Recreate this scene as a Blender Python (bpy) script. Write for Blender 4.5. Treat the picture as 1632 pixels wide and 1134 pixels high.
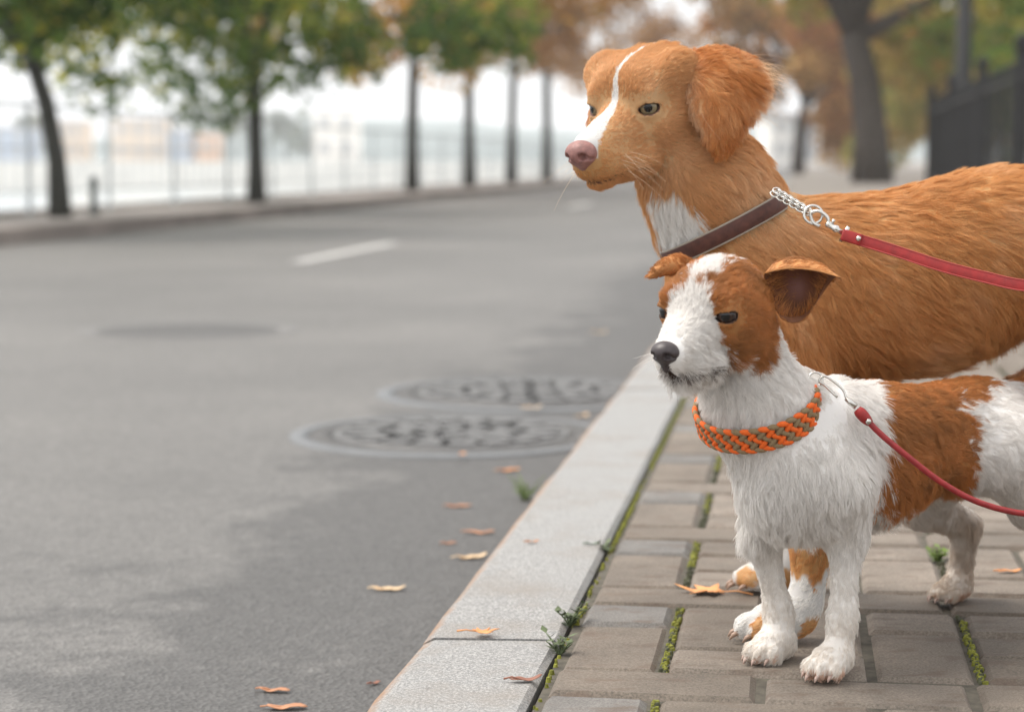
import bpy, math, random
import numpy as np
from mathutils import Vector, Matrix
from mathutils.bvhtree import BVHTree
from mathutils.kdtree import KDTree

for _o in list(bpy.data.objects):
    bpy.data.objects.remove(_o)
SC = bpy.context.scene
COL = SC.collection
RAD = math.radians

# ------------------------------------------------------------------ camera
PITCH = RAD(5.35)
cam_d = bpy.data.cameras.new('camera')
cam = bpy.data.objects.new('camera', cam_d)
COL.objects.link(cam)
cam.location = (0, 0, 0.5)
cam.rotation_euler = (math.pi / 2 - PITCH, 0, 0)
cam_d.sensor_width = 36.0
cam_d.lens = 36.0 * 3300 / 1632
cam_d.clip_start = 0.05
cam_d.clip_end = 6000
cam_d.dof.use_dof = True
cam_d.dof.focus_distance = 2.03
cam_d.dof.aperture_fstop = 5.0
SC.camera = cam

# ------------------------------------------------------------------ world, sun, exposure
SUN_EL, SUN_AZ = RAD(62), RAD(285)          # azimuth clockwise from +Y: high on the left, a little ahead
world = bpy.data.worlds.new('World')
SC.world = world
world.use_nodes = True
wn, wl = world.node_tree.nodes, world.node_tree.links
wn.clear()
wo = wn.new('ShaderNodeOutputWorld')
wb = wn.new('ShaderNodeBackground')
ws = wn.new('ShaderNodeTexSky')
ws.sky_type = 'NISHITA'
ws.sun_disc = False
ws.sun_elevation = SUN_EL
ws.sun_rotation = SUN_AZ
ws.air_density = 1.0
ws.dust_density = 6.0
ws.ozone_density = 1.0
wh = wn.new('ShaderNodeHueSaturation')
wh.inputs['Saturation'].default_value = 0.16
wl.new(ws.outputs[0], wh.inputs['Color'])
wm = wn.new('ShaderNodeMix'); wm.data_type = 'RGBA'      # an even deck of cloud over that sky
wm.inputs[0].default_value = 0.72
wm.inputs[7].default_value = (6.6, 6.7, 6.8, 1)
wl.new(wh.outputs[0], wm.inputs[6])
wl.new(wm.outputs[2], wb.inputs['Color'])
wb.inputs['Strength'].default_value = 0.112
wl.new(wb.outputs[0], wo.inputs[0])

sun_d = bpy.data.lights.new('sun', 'SUN')
sun_d.energy = 1.5
sun_d.angle = RAD(32)
sun_d.color = (1.0, 0.93, 0.84)
sun = bpy.data.objects.new('sun', sun_d)
COL.objects.link(sun)
_sd = Vector((math.sin(SUN_AZ) * math.cos(SUN_EL), math.cos(SUN_AZ) * math.cos(SUN_EL), math.sin(SUN_EL)))
sun.rotation_euler = _sd.to_track_quat('Z', 'Y').to_euler()

SC.view_settings.view_transform = 'Standard'
SC.view_settings.look = 'None'
SC.view_settings.exposure = 1.04
SC.view_settings.gamma = 1.0
SC.view_settings.use_curve_mapping = False
SC.render.engine = 'CYCLES'
SC.cycles.use_denoising = True
SC.cycles.max_bounces = 8
SC.cycles.diffuse_bounces = 4
SC.cycles.glossy_bounces = 3
SC.cycles.transmission_bounces = 6
SC.cycles.transparent_max_bounces = 8
SC.cycles.sample_clamp_indirect = 6.0

# ------------------------------------------------------------------ frames
CP, SP = math.cos(PITCH), math.sin(PITCH)
def at(px, py, Y):
    """the point that stands Y metres ahead of the camera and shows at that place of the photograph"""
    u, v = (px - 816) / 3300.0, (567 - py) / 3300.0
    d = np.array((u, CP + v * SP, -SP + v * CP))
    return np.array((0, 0, 0.5)) + d * (Y / d[1])
def ground(px, py, z=0.0):
    u, v = (px - 816) / 3300.0, (567 - py) / 3300.0
    d = np.array((u, CP + v * SP, -SP + v * CP))
    return np.array((0, 0, 0.5)) + d * ((z - 0.5) / d[2])
ALPHA = RAD(7.83)                            # the street's direction, clockwise from +Y
CA, SA = math.cos(ALPHA), math.sin(ALPHA)
def W(t, s, z=0.0):
    """street frame: t metres to the right of the camera, s metres along the street"""
    return (t * CA + s * SA, -t * SA + s * CA, z)
def to_ts(p):
    return (p[0] * CA - p[1] * SA, p[0] * SA + p[1] * CA)
def s_at(px, t):
    u = (px - 816) / 3300.0
    return t * (CA + u * SA) / (u * CA - SA)
T_IN, T_OUT, Z_ROAD = -0.237, -0.395, -0.10  # kerb edges and road level
T_FAR, T_EDGE = -5.65, -7.0                  # far kerb, quay edge

# ------------------------------------------------------------------ object helpers
def link(o, parent=None):
    COL.objects.link(o)
    if parent is not None:
        o.parent = parent
    return o
def tag(o, label=None, cat=None, group=None, kind=None):
    if label: o['label'] = label
    if cat: o['category'] = cat
    if group: o['group'] = group
    if kind: o['kind'] = kind
    return o
def empty(name, loc, label, cat, group=None, rz=0.0):
    o = bpy.data.objects.new(name, None)
    o.empty_display_size = 0.1
    COL.objects.link(o)
    o.location = loc
    o.rotation_euler = (0, 0, rz)
    return tag(o, label, cat, group)
def mesh_from(name, verts, faces, smooth=False):
    me = bpy.data.meshes.new(name)
    verts = np.asarray(verts, dtype=np.float32)
    me.from_pydata([tuple(v) for v in verts.tolist()], [], [tuple(f) for f in faces])
    if smooth:
        me.polygons.foreach_set('use_smooth', np.ones(len(me.polygons), dtype=bool))
    me.update()
    return me
def quads_mesh(name, verts, quads, smooth=True):
    me = bpy.data.meshes.new(name)
    nv, nq = len(verts), len(quads)
    k = quads.shape[1]
    me.vertices.add(nv)
    me.vertices.foreach_set('co', np.ascontiguousarray(verts, dtype=np.float32).ravel())
    me.loops.add(nq * k)
    me.loops.foreach_set('vertex_index', np.ascontiguousarray(quads, dtype=np.int32).ravel())
    me.polygons.add(nq)
    me.polygons.foreach_set('loop_start', np.arange(0, nq * k, k, dtype=np.int32))
    me.update(calc_edges=True)
    me.polygons.foreach_set('use_smooth', np.full(nq, smooth, dtype=bool))
    me.validate()
    return me
def obj(name, me, mat, parent=None, loc=None):
    o = bpy.data.objects.new(name, me)
    if mat is not None and len(me.materials) == 0:
        me.materials.append(mat)
    link(o, parent)
    if loc is not None:
        o.location = loc
    return o
class MB:
    """collects boxes, prisms and tubes into one mesh"""
    def __init__(self): self.v, self.f = [], []
    def add(self, vs, fs):
        n = len(self.v)
        self.v += [tuple(map(float, v)) for v in vs]
        self.f += [tuple(i + n for i in f) for f in fs]
        return self
    def box(self, c, s, R=None):
        hx, hy, hz = s[0] / 2, s[1] / 2, s[2] / 2
        vs = np.array([(x, y, z) for z in (-hz, hz) for y in (-hy, hy) for x in (-hx, hx)])
        if R is not None: vs = vs @ np.array(R).T
        return self.add(vs + np.array(c), [(0, 2, 3, 1), (4, 5, 7, 6), (0, 1, 5, 4), (2, 6, 7, 3), (0, 4, 6, 2), (1, 3, 7, 5)])
    def tube(self, pts, rad, n=8, cap=True):
        pts = [np.array(p, float) for p in pts]
        if not hasattr(rad, '__len__'): rad = [rad] * len(pts)
        rings, up = [], None
        for i, p in enumerate(pts):
            d = pts[min(i + 1, len(pts) - 1)] - pts[max(i - 1, 0)]
            d = d / (np.linalg.norm(d) + 1e-12)
            if up is None:
                up = np.array((0, 0, 1.0)) if abs(d[2]) < 0.9 else np.array((1.0, 0, 0))
            a = np.cross(d, up); a /= np.linalg.norm(a) + 1e-12
            b = np.cross(a, d); up = b
            rings.append([p + rad[i] * (math.cos(2 * math.pi * k / n) * a + math.sin(2 * math.pi * k / n) * b) for k in range(n)])
        vs = [v for r in rings for v in r]
        fs = [(i * n + k, i * n + (k + 1) % n, (i + 1) * n + (k + 1) % n, (i + 1) * n + k) for i in range(len(pts) - 1) for k in range(n)]
        if cap:
            fs += [tuple(reversed(range(n))), tuple(range((len(pts) - 1) * n, len(pts) * n))]
        return self.add(vs, fs)
    def build(self, name, mat, parent=None, smooth=False, loc=None):
        return obj(name, mesh_from(name, self.v, self.f, smooth), mat, parent, loc)

# ------------------------------------------------------------------ materials
def mat(name):
    m = bpy.data.materials.new(name)
    m.use_nodes = True
    nt = m.node_tree
    return m, nt, nt.nodes['Principled BSDF']
def N(nt, kind, **kw):
    n = nt.nodes.new(kind)
    for k, v in kw.items():
        if k.startswith('_'): setattr(n, k[1:], v)
        else: n.inputs[k].default_value = v
    return n
def ramp(nt, src, stops):
    r = nt.nodes.new('ShaderNodeValToRGB')
    e = r.color_ramp.elements
    while len(e) < len(stops): e.new(0.5)
    for el, (p, c) in zip(e, stops):
        el.position = p
        el.color = (c[0], c[1], c[2], 1) if hasattr(c, '__len__') else (c, c, c, 1)
    nt.links.new(src, r.inputs[0])
    return r.outputs[0]
def mixc(nt, f, a, b, blend='MIX'):
    m = nt.nodes.new('ShaderNodeMix'); m.data_type = 'RGBA'; m.blend_type = blend
    for s, v in ((0, f), (6, a), (7, b)):
        if hasattr(v, 'is_linked') or hasattr(v, 'links'): nt.links.new(v, m.inputs[s])
        elif s == 0: m.inputs[0].default_value = v
        else: m.inputs[s].default_value = (v[0], v[1], v[2], 1)
    return m.outputs[2]
def coords(nt, which='Object'):
    return nt.nodes.new('ShaderNodeTexCoord').outputs[which]
def noise(nt, co, scale, detail=4, rough=0.6, out='Fac', scl=None):
    if scl is not None:
        mp = nt.nodes.new('ShaderNodeMapping'); mp.inputs['Scale'].default_value = scl
        nt.links.new(co, mp.inputs[0]); co = mp.outputs[0]
    n = N(nt, 'ShaderNodeTexNoise', Scale=scale, Detail=detail, Roughness=rough)
    nt.links.new(co, n.inputs['Vector'])
    return n.outputs[out]
def bump(nt, h, strength, dist, bsdf):
    b = N(nt, 'ShaderNodeBump', Strength=strength, Distance=dist)
    nt.links.new(h, b.inputs['Height']); nt.links.new(b.outputs[0], bsdf.inputs['Normal'])
def simple(name, col, rough=0.6, metal=0.0, var=0.0, scale=8.0, coat=0.0, spec=None):
    m, nt, b = mat(name)
    b.inputs['Roughness'].default_value = rough
    b.inputs['Metallic'].default_value = metal
    b.inputs['Coat Weight'].default_value = coat
    if spec is not None: b.inputs['Specular IOR Level'].default_value = spec
    if var > 0:
        c = ramp(nt, noise(nt, coords(nt), scale), [(0.3, [x * (1 - var) for x in col]), (0.7, [min(1, x * (1 + var)) for x in col])])
        nt.links.new(c, b.inputs['Base Color'])
    else:
        b.inputs['Base Color'].default_value = (*col, 1)
    return m

M = {}
def make_materials():
    # asphalt
    m, nt, b = mat('asphalt'); co = coords(nt)
    grain = noise(nt, co, 260, 3, 0.7)
    big = noise(nt, co, 0.55, 5, 0.62)
    c = ramp(nt, big, [(0.30, (0.106, 0.102, 0.097)), (0.52, (0.137, 0.131, 0.124)), (0.72, (0.168, 0.160, 0.150))])
    # dark, jagged damp patches near the gutter
    sep = nt.nodes.new('ShaderNodeSeparateXYZ'); nt.links.new(co, sep.inputs[0])
    jag = noise(nt, co, 6.5, 6, 0.66, scl=(0.8, 0.8, 1))
    mr = N(nt, 'ShaderNodeMapRange'); mr.inputs[1].default_value = -1.65; mr.inputs[2].default_value = -0.35
    nt.links.new(sep.outputs[0], mr.inputs[0])
    ad = nt.nodes.new('ShaderNodeMath'); ad.operation = 'MULTIPLY_ADD'; ad.inputs[1].default_value = 1.25
    nt.links.new(jag, ad.inputs[0]); nt.links.new(mr.outputs[0], ad.inputs[2])
    hf = nt.nodes.new('ShaderNodeMath'); hf.operation = 'MULTIPLY'; hf.inputs[1].default_value = 0.4
    nt.links.new(ad.outputs[0], hf.inputs[0])
    damp = ramp(nt, hf.outputs[0], [(0.455, 0.0), (0.525, 0.8)])
    c = mixc(nt, damp, c, (0.066, 0.064, 0.062))
    g = ramp(nt, grain, [(0.32, 0.55), (0.68, 1.42)])
    mid = noise(nt, co, 38, 5, 0.7)
    c = mixc(nt, 1.0, c, ramp(nt, mid, [(0.3, 0.80), (0.7, 1.18)]), 'MULTIPLY')
    agg = nt.nodes.new('ShaderNodeTexVoronoi'); agg.inputs['Scale'].default_value = 150; nt.links.new(co, agg.inputs['Vector'])
    c = mixc(nt, 1.0, c, ramp(nt, agg.outputs['Color'], [(0.15, 0.80), (0.85, 1.20)]), 'MULTIPLY')
    c = mixc(nt, 1.0, c, g, 'MULTIPLY')
    nt.links.new(c, b.inputs['Base Color'])
    b.inputs['Roughness'].default_value = 0.62
    st = nt.nodes.new('ShaderNodeTexVoronoi'); st.inputs['Scale'].default_value = 150; nt.links.new(co, st.inputs['Vector'])
    bump(nt, st.outputs['Distance'], 0.55, 0.005, b)
    M['asphalt'] = m
    # granite kerb, rusty arris
    m, nt, b = mat('granite'); co = coords(nt)
    sp = noise(nt, co, 330, 2, 0.8)
    sp2 = noise(nt, co, 800, 1, 0.5)
    c = ramp(nt, sp, [(0.36, (0.10, 0.10, 0.10)), (0.44, (0.17, 0.167, 0.16)), (0.56, (0.28, 0.273, 0.262)), (0.64, (0.43, 0.42, 0.405))])
    c = mixc(nt, 0.22, c, ramp(nt, sp2, [(0.35, 0.18), (0.6, 0.52)]), 'MIX')
    st = noise(nt, co, 7, 5, 0.65)
    c = mixc(nt, ramp(nt, st, [(0.48, 0.0), (0.70, 0.62)]), c, (0.215, 0.185, 0.155))
    st2 = noise(nt, co, 60, 4, 0.6)
    c = mixc(nt, ramp(nt, st2, [(0.64, 0.0), (0.72, 0.6)]), c, (0.12, 0.11, 0.10))
    sep = nt.nodes.new('ShaderNodeSeparateXYZ'); nt.links.new(co, sep.inputs[0])
    mr = N(nt, 'ShaderNodeMapRange'); mr.inputs[1].default_value = -0.395; mr.inputs[2].default_value = -0.362
    mr.inputs[3].default_value = 1.0; mr.inputs[4].default_value = 0.0
    nt.links.new(sep.outputs[0], mr.inputs[0])
    rn = noise(nt, co, 26, 5, 0.7)
    mu = nt.nodes.new('ShaderNodeMath'); mu.operation = 'MULTIPLY'
    nt.links.new(mr.outputs[0], mu.inputs[0]); nt.links.new(rn, mu.inputs[1])
    c = mixc(nt, ramp(nt, mu.outputs[0], [(0.22, 0.0), (0.46, 0.9)]), c, (0.26, 0.15, 0.085))
    nt.links.new(c, b.inputs['Base Color'])
    b.inputs['Roughness'].default_value = 0.7
    bump(nt, sp, 0.35, 0.002, b)
    M['granite'] = m
    # pavers (colour differs from piece to piece through the object's own random number)
    def paver(name, lo, hi):
        m, nt, b = mat(name); co = coords(nt, 'Generated')
        gc = nt.nodes.new('ShaderNodeNewGeometry').outputs['Position']
        oi = nt.nodes.new('ShaderNodeObjectInfo').outputs['Random']
        c = ramp(nt, oi, [(0.0, lo), (1.0, hi)])
        gr = noise(nt, gc, 420, 3, 0.7)
        c = mixc(nt, 1.0, c, ramp(nt, gr, [(0.34, 0.62), (0.66, 1.28)]), 'MULTIPLY')
        wr = noise(nt, gc, 16, 5, 0.65, scl=(1.0, 2.2, 1))
        c = mixc(nt, ramp(nt, wr, [(0.53, 0.0), (0.64, 0.62)]), c, (0.115, 0.078, 0.056))
        w2 = noise(nt, gc, 7, 5, 0.65)
        c = mixc(nt, 1.0, c, ramp(nt, w2, [(0.3, 0.72), (0.7, 1.22)]), 'MULTIPLY')
        nt.links.new(c, b.inputs['Base Color'])
        b.inputs['Roughness'].default_value = 0.8
        bump(nt, gr, 0.5, 0.002, b)
        return m
    M['paver'] = paver('paver', (0.146, 0.120, 0.095), (0.222, 0.186, 0.152))
    M['paver_grey'] = paver('paver_grey', (0.160, 0.150, 0.139), (0.198, 0.186, 0.172))
    m, nt, b = mat('paving_far'); co = coords(nt)
    br = nt.nodes.new('ShaderNodeTexBrick'); nt.links.new(co, br.inputs['Vector'])
    br.inputs['Scale'].default_value = 1.0; br.inputs['Brick Width'].default_value = 0.2; br.inputs['Row Height'].default_value = 0.1
    br.inputs['Mortar Size'].default_value = 0.006
    br.inputs['Color1'].default_value = (0.20, 0.177, 0.155, 1); br.inputs['Color2'].default_value = (0.25, 0.222, 0.196, 1); br.inputs['Mortar'].default_value = (0.10, 0.095, 0.08, 1)
    nt.links.new(br.outputs[0], b.inputs['Base Color']); b.inputs['Roughness'].default_value = 0.85
    M['paving_far'] = m
    M['joint_sand'] = simple('joint_sand', (0.085, 0.075, 0.058), 0.95, var=0.4, scale=60)
    m, nt, b = mat('moss'); co = coords(nt)
    nt.links.new(ramp(nt, noise(nt, co, 130, 4), [(0.3, (0.09, 0.092, 0.018)), (0.55, (0.22, 0.225, 0.030)), (0.75, (0.31, 0.31, 0.055))]), b.inputs['Base Color'])
    b.inputs['Roughness'].default_value = 0.95
    M['moss'] = m
    M['weed'] = simple('weed', (0.10, 0.13, 0.06), 0.7, var=0.5, scale=60)
    M['white_paint'] = simple('white_paint', (0.46, 0.45, 0.43), 0.7, var=0.12, scale=6)
    M['iron'] = simple('iron', (0.07, 0.068, 0.066), 0.6, 0.2, var=0.35, scale=30)
    M['iron_worn'] = simple('iron_worn', (0.13, 0.128, 0.126), 0.5, 0.3, var=0.2, scale=20)
    M['cement_ring'] = simple('cement_ring', (0.15, 0.156, 0.162), 0.7, var=0.12, scale=10)
    M['pit'] = simple('pit', (0.012, 0.012, 0.012), 0.9)
    M['soil'] = simple('soil', (0.17, 0.13, 0.10), 0.95, var=0.3, scale=1.5)
    M['far_kerb'] = simple('far_kerb', (0.20, 0.17, 0.15), 0.9, var=0.3, scale=1.2)
    M['far_walk'] = simple('far_walk', (0.26, 0.235, 0.215), 0.9, var=0.2, scale=0.8)
    M['quay'] = simple('quay', (0.78, 0.74, 0.69), 0.85, var=0.12, scale=0.3)
    M['rail'] = simple('rail', (0.42, 0.45, 0.46), 0.5, 0.3)
    M['fence'] = simple('fence', (0.016, 0.016, 0.017), 0.8, 0.0, var=0.3, scale=4)
    M['bark'] = simple('bark', (0.045, 0.045, 0.038), 0.9, var=0.5, scale=14)
    M['bark_big'] = simple('bark_big', (0.075, 0.062, 0.052), 0.9, var=0.5, scale=9)
    m, nt, b = mat('water')
    b.inputs['Base Color'].default_value = (0.45, 0.50, 0.50, 1); b.inputs['Roughness'].default_value = 0.12
    bump(nt, noise(nt, coords(nt), 1.2, 4), 0.25, 0.06, b)
    M['water'] = m
    m, nt, b = mat('leaves')
    a = nt.nodes.new('ShaderNodeAttribute'); a.attribute_name = 'col'
    nt.links.new(a.outputs['Color'], b.inputs['Base Color']); b.inputs['Roughness'].default_value = 0.55
    b.inputs['Specular IOR Level'].default_value = 0.3
    tr = nt.nodes.new('ShaderNodeBsdfTranslucent'); nt.links.new(a.outputs['Color'], tr.inputs[0])
    mx = nt.nodes.new('ShaderNodeMixShader'); mx.inputs[0].default_value = 0.58
    nt.links.new(b.outputs[0], mx.inputs[1]); nt.links.new(tr.outputs[0], mx.inputs[2])
    nt.links.new(mx.outputs[0], nt.nodes['Material Output'].inputs[0])
    M['leaves'] = m
    for i, (lo, hi) in enumerate([((0.55, 0.20, 0.06), (0.74, 0.36, 0.14)), ((0.36, 0.15, 0.07), (0.55, 0.27, 0.14)), ((0.66, 0.45, 0.26), (0.80, 0.60, 0.38)), ((0.20, 0.08, 0.05), (0.32, 0.14, 0.09))]):
        m, nt, b = mat('dry_leaf'); co = coords(nt)
        c = ramp(nt, noise(nt, co, 40, 4), [(0.3, lo), (0.7, hi)])
        nt.links.new(c, b.inputs['Base Color']); b.inputs['Roughness'].default_value = 0.6
        M['dry%d' % i] = m
    M['steel'] = simple('steel', (0.62, 0.60, 0.56), 0.25, 1.0)
    M['red_edge'] = simple('red_edge', (0.40, 0.06, 0.05), 0.6)
    M['red_leather'] = simple('red_leather', (0.31, 0.014, 0.013), 0.5, var=0.25, scale=90)
    M['red_cord'] = simple('red_cord', (0.29, 0.020, 0.022), 0.5, var=0.2, scale=120)
    M['brown_leather'] = simple('brown_leather', (0.075, 0.022, 0.013), 0.62, var=0.35, scale=120)
    M['leather_edge'] = simple('leather_edge', (0.30, 0.26, 0.21), 0.5)
    M['orange_cord'] = simple('orange_cord', (0.78, 0.125, 0.010), 0.75, var=0.18, scale=900)
    M['khaki_cord'] = simple('khaki_cord', (0.24, 0.165, 0.085), 0.8, var=0.18, scale=900)
make_materials()
# ================================================================== the setting
def sheet(name, t0, t1, s0, s1, z, m, nt_=2, ns=2):
    vs = [W(t0 + (t1 - t0) * i / (nt_ - 1), s0 + (s1 - s0) * j / (ns - 1), z) for j in range(ns) for i in range(nt_)]
    fs = [(j * nt_ + i, j * nt_ + i + 1, (j + 1) * nt_ + i + 1, (j + 1) * nt_ + i) for j in range(ns - 1) for i in range(nt_ - 1)]
    return vs, fs
def street_obj(name, mb, m, kind='structure', parent=None):
    """mesh given in street coordinates (t, s, z); the object carries the street's rotation so that textures follow it"""
    o = mb.build(name, m, parent)
    if parent is None:
        o.rotation_euler = (0, 0, -ALPHA)
    if kind: o['kind'] = kind
    return o
def flat(mb, t0, t1, s0, s1, z):
    return mb.add([(t0, s0, z), (t1, s0, z), (t1, s1, z), (t0, s1, z)], [(0, 1, 2, 3)])

# the ground: one sheet to the horizon, right of the quay edge
g = MB(); flat(g, T_EDGE, 2500, -40, 3000, -0.16)
street_obj('ground', g, M['soil'])
r = MB(); flat(r, T_FAR + 0.02, T_OUT + 0.03, -20, 400, Z_ROAD)
road = street_obj('road', r, M['asphalt'])
# broken centre line
for i, (s0, s1) in enumerate(((12.1, 15.1), (27.0, 30.0), (42.0, 45.0))):
    d = MB(); flat(d, -3.02, -2.91, s0, s1, Z_ROAD + 0.004)
    street_obj('lane_dash', d, M['white_paint'], None, road)
# near kerb of granite stones, one metre each with a joint 2.2 m ahead of the camera
kerb_root = MB(); flat(kerb_root, T_OUT + 0.006, T_IN - 0.004, -3, 320, -0.04)
kerb = street_obj('kerb', kerb_root, M['joint_sand'])
def kerb_stone_mesh(L):
    w = T_IN - T_OUT - 0.006; b = 0.016
    prof = [(0, -0.2), (0.003, -b * 1.6), (b * 0.35, -b * 0.5), (b * 1.2, -0.001), (w - 0.006, 0.0), (w, -0.006), (w, -0.2)]
    rng = random.Random(4); vs = []; ny = 21
    for j in range(ny):
        y = L * j / (ny - 1)
        e = 0.003 if j in (0, ny - 1) else 0.0
        for k, (x, z) in enumerate(prof):
            jx = rng.uniform(-0.0022, 0.0022) if k in (1, 2, 3) else 0
            vs.append((T_OUT + x + jx, y, z - e + (rng.uniform(-0.001, 0.001) if 0 < k < 6 else 0)))
    n = len(prof)
    fs = [(j * n + k, (j + 1) * n + k, (j + 1) * n + k + 1, j * n + k + 1) for j in range(ny - 1) for k in range(n - 1)]
    fs += [tuple(range(n)), tuple(reversed(range((ny - 1) * n, ny * n)))]
    return mesh_from('kerb_stone', vs, fs)
KL = 2.45
ksm = kerb_stone_mesh(KL - 0.008)
ksm.materials.append(M['granite'])
S_J = to_ts(ground(790, 1012))[1]
for i in range(-2, 14):
    o = bpy.data.objects.new('kerb_stone', ksm); link(o, kerb); o.location = (0, S_J + i * KL, 0)
k2 = MB()
k2.box(((T_OUT + T_IN) / 2, S_J + 14 * KL + 140, -0.1), (T_IN - T_OUT, 280, 0.2))
o = k2.build('kerb_run', M['granite'], kerb); o['kind'] = 'stuff'

# near pavement: bedding, then the pavers one by one
p = MB(); flat(p, T_IN, 14, -6, 260, -0.005)
pave = street_obj('pavement', p, M['joint_sand'])
p = MB(); flat(p, T_IN + 0.03, 14, 9.0, 260, -0.001)
street_obj('paving_beyond', p, M['paving_far'], 'structure', pave)
def paver_mesh(w, l, seed):
    rng = random.Random(seed); b = 0.0065; h = 0.05
    out = [(0, 0), (w, 0), (w, l), (0, l)]
    vs = [(x, y, -h) for x, y in out] + [(x, y, -b * 0.9) for x, y in out]
    vs += [(b if x == 0 else w - b, b if y == 0 else l - b, rng.uniform(-0.0008, 0.0008)) for x, y in out]
    fs = []
    for k in (0, 4):
        fs += [(k + i, k + (i + 1) % 4, k + 4 + (i + 1) % 4, k + 4 + i) for i in range(4)]
    fs.append((8, 9, 10, 11))
    return mesh_from('paver', vs, fs)
G_ = 0.0045
PM = {}
def pm(w, l, grey):
    k = (round(w, 3), round(l, 3), grey)
    if k not in PM:
        PM[k] = paver_mesh(w - G_, l - G_, len(PM)); PM[k].materials.append(M['paver_grey' if grey else 'paver'])
    return PM[k]
S_B = to_ts(ground(880, 1104))[1]             # the near side of the first stretcher row
T0 = T_IN + 0.0065
far_v = MB()
MOSS = []                                     # joints with moss: (t, s, width, length)
rng = random.Random(11)
pieces = []
for j in range(-3, 20):
    s = S_B + j * 0.409
    # stretcher row
    off = 0.0
    t = T0
    while t < 3.4:
        w = 0.2
        pieces.append((t, s, w, 0.1, False))
        t += w + 0.002
    # band of uprights, halves and pairs
    t = T0; c = 0
    while t < 3.4:
        pieces.append((t, s + 0.102, 0.1, 0.2, False)); pieces.append((t, s + 0.304, 0.1, 0.1, c == 0))
        MOSS.append((t + 0.1, s + 0.102, 0.0065, 0.302, c))
        t2 = t + 0.1065
        if (j + c) % 2 == 0:
            pieces.append((t2, s + 0.102, 0.2, 0.1, False)); pieces.append((t2, s + 0.204, 0.1, 0.2, False)); pieces.append((t2 + 0.101, s + 0.204, 0.099, 0.2, False))
        else:
            pieces.append((t2, s + 0.102, 0.2, 0.1, False)); pieces.append((t2, s + 0.204, 0.2, 0.1, False)); pieces.append((t2, s + 0.306, 0.2, 0.1, False))
        t += 0.310; c += 1
def in_view(t, s):
    x, y, _ = W(t, s)
    return y > 1.7 and abs(x / y) < 0.30
pieces.sort(key=lambda q: q[1])
n_single = 0
for (t, s, w, l, grey) in pieces:
    if n_single < 298 and in_view(t + w / 2, s + l / 2) and s < 5.6:
        o = bpy.data.objects.new('paver', pm(w, l, grey)); link(o, pave)
        o.location = (t + G_ / 2, s + G_ / 2, rng.uniform(-0.0015, 0.0012)); o.rotation_euler = (rng.uniform(-.006, .006), rng.uniform(-.006, .006), rng.uniform(-.006, .006))
        n_single += 1
    else:
        me = pm(w, l, grey)
        far_v.add([(v.co.x + t, v.co.y + s, v.co.z + rng.uniform(-.0004, .0004)) for v in me.vertices], [tuple(f.vertices) for f in me.polygons])
o = far_v.build('pavers_beyond', M['paver'], pave); o['kind'] = 'stuff'
# moss in the wide joints and along the kerb: lumpy little cushions
def moss_strip(mb, t, s, w, l, rng, dens=1.0, hz=0.006):
    n = int(l / 0.0022 * dens)
    for _ in range(n):
        ct, cs = t + rng.uniform(0.1, 0.9) * w, s + rng.random() * l
        a = rng.uniform(0.0014, 0.0042); h = rng.uniform(0.2, 1.0) * hz
        vs = [(ct + a * math.cos(q * 1.047) * rng.uniform(.7, 1.2), cs + a * math.sin(q * 1.047) * rng.uniform(.7, 1.2), -0.009) for q in range(6)]
        vs += [(ct + a * .5 * math.cos(q * 1.047), cs + a * .5 * math.sin(q * 1.047), -0.0040 + h * .7) for q in range(6)]
        mb.add(vs, [(q, (q + 1) % 6, 6 + (q + 1) % 6, 6 + q) for q in range(6)] + [tuple(range(6, 12))])
rng = random.Random(5)
mm = MB(); md = MB()
for (t, s, w, l, c) in MOSS:
    if s < 6.5 and t < 1.6 and s > 1.5:
        if c == 0:
            moss_strip(md, t + 0.001, s, w + 0.001, l, rng, .7, .005)
            a = rng.choice((0, 0, .2, .45)); b_ = rng.choice((1, 1, .75))
            moss_strip(mm, t + 0.001, s + a * l, w + 0.002, (b_ - a) * l, rng, rng.uniform(.6, 1.3))
        else:
            moss_strip(md, t + 0.001, s, w + 0.001, l, rng, .7, .005)
            if rng.random() < .5:
                a, b_ = sorted((rng.random(), rng.random())); moss_strip(mm, t + 0.001, s + a * l, w + 0.002, (b_ - a) * l, rng, .9)
s = 1.6
while s < 7.5:
    l = rng.uniform(0.05, 0.3)
    moss_strip(mm, T_IN + 0.0002, s, 0.0048, l, rng, rng.choice((0.1, 0.35, 0.7)))
    s += l
o = street_obj('moss', mm, M['moss'], 'stuff')
tag(o, 'yellow green moss growing in the joints between pavers and along the kerb', 'moss')
o = street_obj('joint_dirt', md, simple('joint_dirt', (.075, .078, .045), .95, var=.5, scale=90), 'stuff')
tag(o, 'dark mossy dirt packed in the wide paver joints on the right', 'dirt')

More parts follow.
